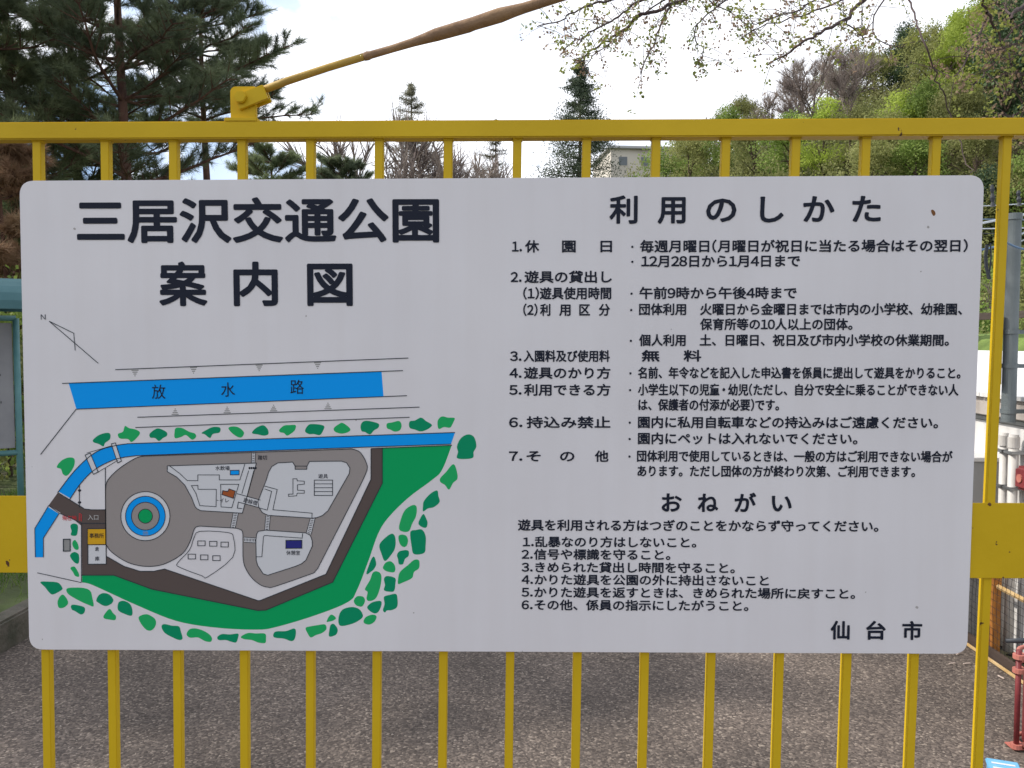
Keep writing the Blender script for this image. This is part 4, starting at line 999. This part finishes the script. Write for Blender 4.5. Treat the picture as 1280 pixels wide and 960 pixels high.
def nline(z, x0, x1, h_, k=None):
    mb = MB(); x = x0; r = random.Random(int(z * 1000))
    while x < x1:
        w_ = h_ * r.uniform(.5, .9); mb.box(x, min(x + w_, x1), .0015, .0035, z - h_ * r.uniform(.3, .5), z + h_ * r.uniform(.3, .5)); x += w_ + h_ * .25
    o = mb.build('notice_lettering', NI, nb); o['kind'] = 'stuff'
hz = ztop_p - zbot_p
for k, f in enumerate((.58, .48, .38, .22)): nline(zbot_p + hz * f, -.9, -.09 - .05 * (k % 2), .016)

# ------------------------------------------------------------------ right side: white wall, pipes, post, cables, net fence
WWALL = noise_mat('white_wall', [(.3, (.60, .59, .58)), (.7, (.76, .75, .75))], 1.5, rough=.7, bump=.15)
WCAP = noise_mat('grey_cap', [(.3, (.38, .34, .31)), (.7, (.52, .48, .45))], 4, rough=.8)
PIPE = noise_mat('white_pipe', [(.3, (.52, .50, .48)), (.7, (.66, .64, .62))], 5, rough=.5)
STEEL = noise_mat('galvanised_steel', [(.3, (.11, .135, .145)), (.7, (.19, .215, .225))], 5, rough=.5, bump=.1)
DARKM = mat('dark_cable', (.03, .035, .045), .6); CLAMP = mat('clamp_metal', (.30, .31, .32), .4, .8)
XW = 2.42
shed = empty('white_shed', (XW, 0, 0), label='long low white shed with pale roof along the right side of the yard', cat='shed')
yy = 1.2; k = 0
while yy < 9.5:                         # upright wall panels
    mb = MB(); mb.box(0, .05, yy + .003, yy + .296, .0, 1.10); mb.build('wall_panel', WWALL, shed, bevel=.004); yy += .30
mb = MB(); mb.box(.055, 1.9, 1.2, 9.6, 0, 1.08); mb.build('inner_wall', WWALL, shed)
mb = MB(); mb.box(-.035, .06, 1.1, 9.7, 1.13, 1.22); mb.build('eaves_board', WCAP, shed, bevel=.004)
mb = MB(); mb.box(-.02, .05, 1.1, 9.7, 1.10, 1.129); mb.build('gutter', CLAMP, shed, bevel=.004)
ROOFW = noise_mat('white_roof', [(.3, (.70, .69, .68)), (.7, (.82, .81, .80))], 3, rough=.6)
yy = 1.1
while yy < 9.6:
    mb = MB(); mb.add([(-.06, yy + .003, 1.225), (2.0, yy + .003, 1.40), (2.0, yy + .397, 1.40), (-.06, yy + .397, 1.225), (-.06, yy + .003, 1.245), (2.0, yy + .003, 1.42), (2.0, yy + .397, 1.42), (-.06, yy + .397, 1.245)],
                      [(0,3,2,1),(4,5,6,7),(0,1,5,4),(1,2,6,5),(2,3,7,6),(3,0,4,7)]); mb.build('roof_panel', ROOFW, shed); yy += .40
# grey meter cabinet low on the wall
GBOX = mat('grey_cabinet', (.30, .30, .30), .6)
cb_ = empty('meter_cabinet', label='grey cabinet with a white top edge standing by the shed between sign and gate bar', cat='cabinet')
qc = wall_pt(1218, 600, XW - .14); cb_.location = (XW - .14, qc.y, 0); zc_ = wall_pt(1222, 574, XW - .14).z
mb = MB(); mb.box(-.13, .14, 0, .35, .0, zc_ - .015); mb.build('body', GBOX, cb_, bevel=.004)
mb = MB(); mb.box(-.145, .15, -.015, .36, zc_ - .0145, zc_ + .006); mb.build('top', WWALL, cb_, bevel=.003)
# steel post
sp = wall_pt(1264, 400, XW - .13)
post = empty('steel_post', (sp.x, sp.y, 0), label='grey steel cable post clamped to the shed wall right of the last gate bar', cat='post')
ztp = at(1268, 276, (sp - CAM).dot(ROT @ Vector((0, 0, -1)))).z; zbt = at(1264, 528, (sp - CAM).dot(ROT @ Vector((0, 0, -1)))).z
mb = MB(); mb.tube([(0, 0, zbt), (0, 0, ztp)], .031, 20); mb.build('pole', STEEL, post, smooth=False)
mb = MB(); mb.tube([(0, 0, ztp + .001), (0, 0, ztp + .03)], [.035, .033], 20); mb.build('cap', STEEL, post)
for z in (ztp - .52, zbt + .25, zbt + .04):
    mb = MB(); mb.tube([(0, 0, z), (0, 0, z + .02)], .035, 20); c_ = mb.build('clamp', STEEL, post)
    mb = MB(); mb.box(.03, .135, -.012, .012, z, z + .018); mb.build('bracket', STEEL, post)
mb = MB(); mb.box(-.075, -.045, -.02, .02, zbt + .17, zbt + .50); mb.build('junction_box', DARKM, post, bevel=.005)
# conduits down the wall
for px, nm in ((1255, 'left'), (1267, 'right')):
    q = wall_pt(px, 560, XW - .05); pp = empty('drain_pipe', (q.x, q.y, 0), label={'left': 'white conduit pipe on the shed wall, the one nearer the last gate bar', 'right': 'white conduit pipe on the shed wall, the one directly under the steel post'}[nm], cat='pipe', group='white pipes on the shed wall')
    mb = MB(); mb.tube([(0, 0, .02), (0, 0, 1.06)], .019 if nm == 'left' else .022, 16); mb.build('pipe', PIPE, pp, smooth=True)
    for z in (.60, 1.0):
        mb = MB(); mb.tube([(0, 0, z), (0, 0, z + .05)], .026, 16); mb.build('coupling', PIPE, pp)
    for z in (.80, .97):
        mb = MB(); mb.box(-.03, .048, -.032, .032, z, z + .014); mb.build('strap', CLAMP, pp, bevel=.002)
# red alarm box on wall edge
REDP = noise_mat('red_paint', [(.35, (.16, .025, .03)), (.7, (.25, .04, .045))], 8, rough=.5, bump=.2)
PINKP = noise_mat('faded_red_paint', [(.35, (.42, .13, .10)), (.7, (.58, .22, .18))], 10, rough=.6, bump=.2)
q = wall_pt(1283, 598, XW - .03)
rb = empty('alarm_box', (q.x, q.y, q.z), label='small rounded red box on the shed wall at the right edge', cat='box')
mb = MB(); mb.box(-.03, .03, -.05, .05, -.055, .055); mb.build('body', REDP, rb, bevel=.014, seg=3)
mb = MB(); mb.tube([(-.036, 0, -.0), (-.03, 0, 0)], .02, 12); mb.build('button', PINKP, rb)

# net fence along the yard edge
ORP = noise_mat('orange_post', [(.35, (.28, .10, .02)), (.7, (.45, .19, .035))], 10, rough=.7, bump=.3)
WOODR = noise_mat('peeling_yellow_rail', [(.35, (.45, .28, .10)), (.7, (.60, .45, .25))], 14, rough=.8, bump=.3)
NET = mat('black_net', (.018, .018, .022), .9)
XF = 2.30
fence = empty('net_fence', (XF, 0, 0), label='low fence of black netting on orange posts along the right edge of the yard', cat='fence')
q = wall_pt(1244, 770, XF); ypost = q.y
for y in (ypost, ypost + 1.5, ypost + 3.0, ypost - 1.3):
    mb = MB(); mb.box(-.018, .018, y - .018, y + .018, 0, .64); mb.build('post', ORP, fence, bevel=.003)
for y0 in (ypost - 1.3, ypost, ypost + 1.5):
    ln_ = 1.5 if y0 >= ypost else 1.3
    for z in (.34, .62):
        mb = MB(); mb.tube([(0, y0 + .02, z), (0, y0 + ln_ - .02, z)], .012, 8); mb.build('rail', WOODR, fence)
# base timbers
DWOOD = noise_mat('dark_timber', [(.35, (.04, .028, .025)), (.7, (.09, .06, .045))], 8, rough=.9, bump=.4, stretch=(1, .1, 1))
mb = MB(); mb.box(-.05, -.022, 1.2, 8, .004, .05); mb.build('base_board', DWOOD, fence, bevel=.003)
mb = MB(); mb.box(-.070, -.058, 1.2, 8, .004, .018); mb.build('base_rail', WOODR, fence, bevel=.003)
nm_ = MB(); st = .034; y = ypost - 1.3; cols = []
def nety(y, z): return XF - .02 + .012 * math.sin(y * 5) * math.sin(z * 7) - XF
while y < ypost + 3.0:
    pts = [(nety(y, z) - .006, y + .006 * math.sin(z * 20 + y * 9), z) for z in np.linspace(.03, .63, 7)]; nm_.tube(pts, .0011, 3, False); y += st
z = .03
while z < .64:
    pts = [(nety(yy_, z) - .008, yy_, z - .018 * abs(math.sin(yy_ * 2.1))) for yy_ in np.linspace(ypost - 1.3, ypost + 3.0, 60)]; nm_.tube(pts, .0011, 3, False); z += st
o = nm_.build('netting', NET, fence)

# fire extinguisher on its stand, bottom right
def flr(px, py): return on_z(px, py, 0)
q = flr(1270, 938); st_ = empty('extinguisher_stand', (q.x, q.y, 0), label='red steel stand with two rings at the lower right behind the gate', cat='stand')
cx_, cy_ = .105, .02
mb = MB(); mb.tube([(0, 0, .02), (0, 0, .375)], .0095, 12); mb.build('post', REDP, st_, smooth=True)
for z, mt_ in ((.30, PINKP), (.352, PINKP), (.018, PINKP)):
    mb = MB(); rO = .082; pts = [(cx_ + rO * math.cos(t), cy_ + rO * math.sin(t), z) for t in np.linspace(0, 6.283, 33)]; mb.tube(pts, .008, 8, False); mb.build('ring', mt_, st_, smooth=True)
    mb = MB(); mb.tube([(0, 0, z - .008), (0, 0, z + .008)], .020, 12); mb.build('collar', mt_, st_)
mb = MB(); mb.box(-.016, .17, -.010, .05, .0045, .009); mb.build('base_plate', PINKP, st_, bevel=.002)
ex = empty('fire_extinguisher', (q.x + cx_, q.y + cy_, 0), label='red fire extinguisher held in the stand at the right edge', cat='fire extinguisher')
prof = [(.0, .0125), (.058, .0125), (.064, .022), (.064, .26), (.060, .285), (.045, .31), (.022, .325), (.018, .35)]
vs = []; fs = []; nn = 24
for r_, z in prof:
    for k in range(nn): vs.append((r_ * math.cos(6.2832 * k / nn), r_ * math.sin(6.2832 * k / nn), z))
for i in range(len(prof) - 1):
    for k in range(nn): fs.append((i * nn + k, i * nn + (k + 1) % nn, (i + 1) * nn + (k + 1) % nn, (i + 1) * nn + k))
mb = MB(); mb.add(vs, fs); mb.build('cylinder', REDP, ex, smooth=True)
mb = MB(); mb.tube([(0, 0, .35), (0, 0, .385)], .014, 12); mb.build('valve', DARKM, ex)
mb = MB(); mb.tube([(.0, 0, .386), (-.06, .01, .400), (-.13, .02, .395)], [.010, .011, .008], 8); mb.build('lever', DARKM, ex, smooth=True)
mb = MB(); mb.tube([(.01, -.01, .37), (.06, -.03, .36), (.078, -.03, .28), (.075, -.03, .12)], .009, 8); mb.build('hose', DARKM, ex, smooth=True)
# blue box
SKYB = noise_mat('light_blue_plastic', [(.35, (.12, .38, .62)), (.7, (.22, .50, .75))], 12, rough=.45)
q = on_z(1256, 960, .09)
bb = empty('blue_box', (q.x, q.y, 0), rz=-.35, label='light blue lidded box on the asphalt at the lower right corner', cat='box')
mb = MB(); mb.box(-.045, .045, -.10, .055, .004, .078); mb.build('body', SKYB, bb, bevel=.003)
mb = MB(); mb.box(-.049, .049, -.104, .059, .0785, .09); mb.build('lid', SKYB, bb, bevel=.003)
for k in range(4):
    mb = MB(); mb.box(-.035, .035, -.085 + k * .035, -.075 + k * .035, .0905, .0915); mb.build('lid_stripe', PALE, bb)

# guard rail, bank and wires beyond the shed
BANKM = noise_mat('grassy_bank', [(.35, (.10, .15, .03)), (.7, (.19, .27, .06))], 3, rough=1, bump=.6, bscale=30)
mb = MB(); vs = []; fs = []
for j in range(31):
    for i in range(13):
        x = 4.65 + i * 1.0; y = 2 + j * .9; vs.append((x, y, -.1 + 1.72 * min(1, i / 2.0) + .06 * math.sin(x * 3 + y * 2)))
for j in range(30):
    for i in range(12): a_ = j * 13 + i; fs.append((a_, a_ + 1, a_ + 14, a_ + 13))
mb.add(vs, fs); tag(mb.build('grass_bank', BANKM, smooth=True), kind='structure')
WDK = noise_mat('weathered_wood', [(.35, (.055, .04, .035)), (.7, (.11, .085, .07))], 6, rough=.9, bump=.3, stretch=(1, .2, 1))
gr = empty('guard_rail', (6.3, 0, 0), label='dark brown wooden rail on posts above the grassy bank at the right', cat='fence')
zr = wall_pt(1228, 396, 6.3).z
y = 3.0; gy_ = wall_pt(1226, 420, 6.3).y
while y < 26:
    mb = MB(); mb.tube([(0, y, 1.45), (0, y, zr + .06)], .045, 10); mb.build('post', WDK, gr); y += 1.9
for dz_ in (0, ):
    mb = MB(); mb.box(-.04, -.0, 2.5, 26, zr - .045, zr + .05); mb.build('rail', WDK, gr, bevel=.004)
WIRE = mat('pale_wire', (.55, .60, .66), .4, .3); WIREB = mat('blue_wire', (.12, .20, .32), .5)
src = Vector((sp.x, sp.y, ztp))
pole2 = Vector((-1.6, 16.0, 0)); 
def wire(p, q, sag, r, mt, label, group='overhead cables'):
    pts = []
    for k in range(25):
        t = k / 24; v = p.lerp(q, t); v.z -= sag * 4 * t * (1 - t); pts.append(v)
    mb = MB(); mb.tube([tuple(x) for x in pts], r, 6, False); o = mb.build('overhead_cable', mt, None, smooth=True); tag(o, label, 'cable', group)
dsp = (sp - CAM).dot(ROT @ Vector((0, 0, -1)))
def W(px, py, d=0): return at(px, py, dsp + d)
wires = [((1213, 256), (1300, 240), .006, WIRE, 'thick pale cable, lowest of the bright ones right of the sign'),
         ((1213, 233), (1300, 230), .0025, WIRE, 'thin pale wire, topmost beside the sign corner'),
         ((1213, 249), (1300, 252), .003, WIREB, 'thin blue grey wire just above the thick pale cable'),
         ((1213, 262), (1300, 262), .003, WIRE, 'thin pale wire just above the post top'),
         ((1213, 268), (1300, 270), .0025, DARKM, 'thin dark wire just above the post top'),
         ((1213, 308), (1262, 303), .005, WIREB, 'blue cable entering the post below its top')]
for k, (a_, b_, r_, mt_, lb_) in enumerate(wires):
    p = W(*a_, .2 + .1 * k); q = W(*b_, .2 + .1 * k); d = (p - q)
    if k == 5: wire(p + d * 1.5, q, .03, r_ * 1.2, mt_, lb_)
    else: wire(p + d * 6, q - d * 4, .10, r_, mt_, lb_)
wire(W(1256, 303), W(1320, 268), .004, .004, WIRE, 'pale cable rising right from the post, upper of the pair'); wire(W(1256, 310), W(1320, 280), .004, .003, WIRE, 'pale cable rising right from the post, lower of the pair')
wire(W(1256, 302, -.1), W(1320, 306, -.1), .03, .005, WIREB, 'blue cable looping across the face of the post')
for (px, y0, y1, r_, lb_) in ((1240, 231, 258, .012, 'dark hanging insulator left of the last gate bar'), (1273, 238, 257, .012, 'dark hanging insulator right of the last gate bar')):
    p = W(px, y0, .25); q = W(px + 1, y1, .25); mb = MB(); mb.tube([tuple(p.lerp(q, t)) for t in np.linspace(0, 1, 6)], [r_ * .5, r_ * .9, r_ * .5, r_, r_ * .6, r_ * 1.1], 8); tag(mb.build('cable_insulator', DARKM), lb_, 'insulator', 'insulators on the cables')
mb = MB()
for dx in (0, 1.8):
    mb.tube([tuple(W(x + dx, y, .3)) for x, y in ((1233, 306), (1231, 320), (1232, 334), (1236, 349))], .006, 6)
mb.tube([tuple(W(x, y, .3)) for x, y in ((1238, 304), (1239, 322), (1236, 349))], .004, 6)
tag(mb.build('cable_loop', DARKM), 'black slack loop of cable hanging left of the last gate bar', 'cable')
# litter of sticks by the fence base
STK = mat('pale_sticks', (.55, .45, .40), .9); mb = MB()
for k in range(14):
    px, py = rng.uniform(1180, 1262), rng.uniform(812, 850)
    a = flr(px, py)
    if a.x > 2.2: continue
    an = rng.uniform(0, 3.14); l_ = rng.uniform(.01, .05); d = Vector((math.cos(an), math.sin(an), 0)) * l_
    mb.tube([(a.x, a.y, .006), (a.x + d.x, a.y + d.y, .009)], .0028, 5)
tag(mb.build('sticks', STK), 'pale twigs and petals littered by the fence base', 'litter', kind='stuff')

# ------------------------------------------------------------------ cherry branches overhead
cherry = empty('cherry_tree', (5.2, 2.6, 0), label='cherry tree with small new leaves whose boughs hang in from the upper right', cat='tree')
O = Vector(cherry.location)
mb = MB(); mb.tube([(0, 0, -.1), (-.05, .1, 1.2), (-.1, .05, 2.4), (-.35, -.1, 3.4)], [.20, .16, .14, .10], 12, False); mb.build('trunk', BARK, cherry, smooth=True)
DC = 3.6
lines = [  # traced boughs: start depth, points, radius
 ([(1250, -190), (1000, -60), (872, -8), (851, 0), (827, 10.6), (800, 20), (782, 34.5), (761, 50), (739, 64), (715, 80)], .011, 3.9, 1),
 ([(845, 4), (838, 8), (827, 29), (816, 58), (806, 77), (800, 93)], .005, 3.9, 1),
 ([(1000, -110), (860, -30), (803, 0), (779, 16), (758, 29), (737, 40), (721, 50), (700, 66)], .006, 3.8, 1),
 ([(1000, -120), (850, -30), (766, 1), (739, 5), (718, 13), (700, 25), (670, 34)], .006, 3.6, 1),
 ([(1250, -110), (1130, -35), (1080, 0), (1060, 20), (1032, 38), (1012, 48), (988, 65), (960, 82)], .010, 3.5, 1),
 ([(1150, -60), (1060, -20), (1019, 0), (995, 14), (970, 21), (940, 30)], .005, 3.7, 1),
 ([(1056, 24), (1062, 34), (1075, 36), (1082, 44)], .003, 3.5, 1),
 ([(1170, -60), (1140, -20), (1138, 4), (1144, 22), (1152, 43), (1160, 66), (1169, 92), (1179, 116), (1188, 146), (1205, 190), (1213, 218)], .0036, 3.2, 0),
 ([(1240, -60), (1227, 0), (1233, 17), (1220, 52), (1203, 81), (1188, 99)], .0055, 3.3, 2),
 ([(1233, 17), (1246, 39), (1256, 62), (1263, 77)], .0055, 3.3, 1),
 ([(1400, -60), (1300, -6), (1280, 6), (1269, 15), (1262, 22)], .016, 3.4, 0),
 ([(1330, 60), (1280, 52), (1262, 58), (1240, 62), (1225, 62)], .003, 3.3, 1),
 ([(1262, 20), (1255, 8), (1242, 4)], .004, 3.3, 1),
 ([(900, -60), (880, -10), (905, 12), (930, 26), (945, 40), (960, 58)], .003, 4.0, 2),
 ([(1000, -70), (930, -20), (905, 4), (880, 22), (868, 44), (880, 66), (868, 82)], .004, 3.9, 2),
 ([(860, -20), (800, 18), (775, 42), (742, 70), (728, 88)], .003, 3.7, 2),
 ([(1110, -30), (1040, 6), (1000, 20), (950, 34), (925, 50)], .004, 3.6, 2),
 ([(1330, -20), (1290, 20), (1262, 42), (1240, 80), (1212, 108)], .004, 3.4, 2),
 ([(1330, 90), (1290, 96), (1262, 92), (1236, 100)], .003, 3.3, 2),
 ([(1130, -30), (1092, 20), (1100, 52), (1130, 60)], .003, 3.5, 2),
 ([(1300, 130), (1280, 138), (1268, 144), (1262, 150)], .003, 3.2, 2),
]
LP = []; LPP = []
rndc = random.Random(5)
def twig(pts, r):
    mb = MB(); m = len(pts); mb.tube([tuple(p - O) for p in pts], [r * (1 - .75 * i / (m - 1)) + .0008 for i in range(m)], 6, False)
    return mb.build('branch', TWIG, cherry, smooth=True)
tw = MB()
for pts, r, dd, dens in lines:
    P = [at(x, y, dd + .15 * math.sin(i)) for i, (x, y) in enumerate(pts)]
    fine = [Vector(q) for q in smooth_loop([tuple(p) for p in P], False, 4)]
    fine = [q + Vector((rndc.gauss(0, .004), rndc.gauss(0, .004), rndc.gauss(0, .004))) for q in fine]
    twig(fine, r)
    if not dens: continue
    L_ = 0
    for i in range(3, len(fine) - 1):
        a, b = fine[i], fine[i + 1]; seg = (b - a).length; k = max(1, int(seg / .028))
        for j in range(k):
            base = a.lerp(b, rndc.random()); d = (b - a).normalized()
            sd = (d * .6 + Vector((rndc.gauss(0, .7), rndc.gauss(0, .5), rndc.gauss(-.1, .7)))).normalized()
            l_ = rndc.uniform(.05, .20); e = base + sd * l_
            tw.tube([tuple(base - O), tuple(base.lerp(e, .5) + Vector((0, 0, .008)) - O), tuple(e - O)], [.0018, .0014, .001], 3, False)
            for t in (.35, .7, 1.0):
                if rndc.random() < (.85 if dens == 1 else .95): (LP if rndc.random() < .52 else LPP).append(tuple(base.lerp(e, t) + Vector((rndc.gauss(0, .015), rndc.gauss(0, .015), rndc.gauss(0, .015)))))
o = tw.build('twigs', TWIG, cherry); o['kind'] = 'stuff'
def leafset(P, n, size, mt, name):
    P = np.repeat(np.array(P), n, 0); P = P + rng.normal(size=P.shape) * .010
    o = link(name, np_mesh(name, tri_cloud(P - np.array(O), size, .75), 4), mt, cherry); o['kind'] = 'stuff'
YL = leaf_mat('young_cherry_leaves', (.16, .20, .05), (.26, .30, .07), (.38, .38, .10), 3, .5)
BZ = leaf_mat('bronze_cherry_leaves', (.26, .17, .12), (.36, .25, .17), (.46, .35, .26), 3, .5)
leafset(LP, 7, .0155, YL, 'green_leaves'); leafset(LPP, 7, .0135, BZ, 'bronze_leaves')

# thin overhead wire far up in the sky on the left
a_ = at(330, 75, 25); b_ = at(740, -60, 25)

# each hillside tree is told apart by its kind, its height on the slope and its order from the left
ORD = ['first', 'second', 'third', 'fourth', 'fifth', 'sixth', 'seventh', 'eighth', 'ninth', 'tenth', 'eleventh', 'twelfth']
WHAT = {'lime': 'lime green spring tree', 'olive': 'olive green budding tree', 'fresh': 'fresh green leafy tree', 'dark': 'dark evergreen tree',
        'bare': 'grey brown leafless tree', 'bare2': 'grey brown leafless tree', 'shrub': 'olive green shrub', 'shrub2': 'bright green shrub'}
TIER = [(105, 'on the ridge line'), (94, 'just below the ridge line'), (74, 'halfway up the hillside'), (62, 'low on the hillside'), (45, 'near the hill foot'), (0, 'at the hill foot')]
bins = {}
for kind, px, dist, o, lb in planted:
    if lb: continue
    tier = next(t for d, t in TIER if dist >= d) if px > 700 else 'beyond the pines on the left'
    bins.setdefault((WHAT[kind], tier), []).append((px, o))
for (what, tier), L_ in bins.items():
    L_.sort(key=lambda q: q[0])
    for k, (px, o) in enumerate(L_):
        o['label'] = f'{what} {tier}' + (f', {ORD[k]} such from the left' if len(L_) > 1 else ', alone of its kind')
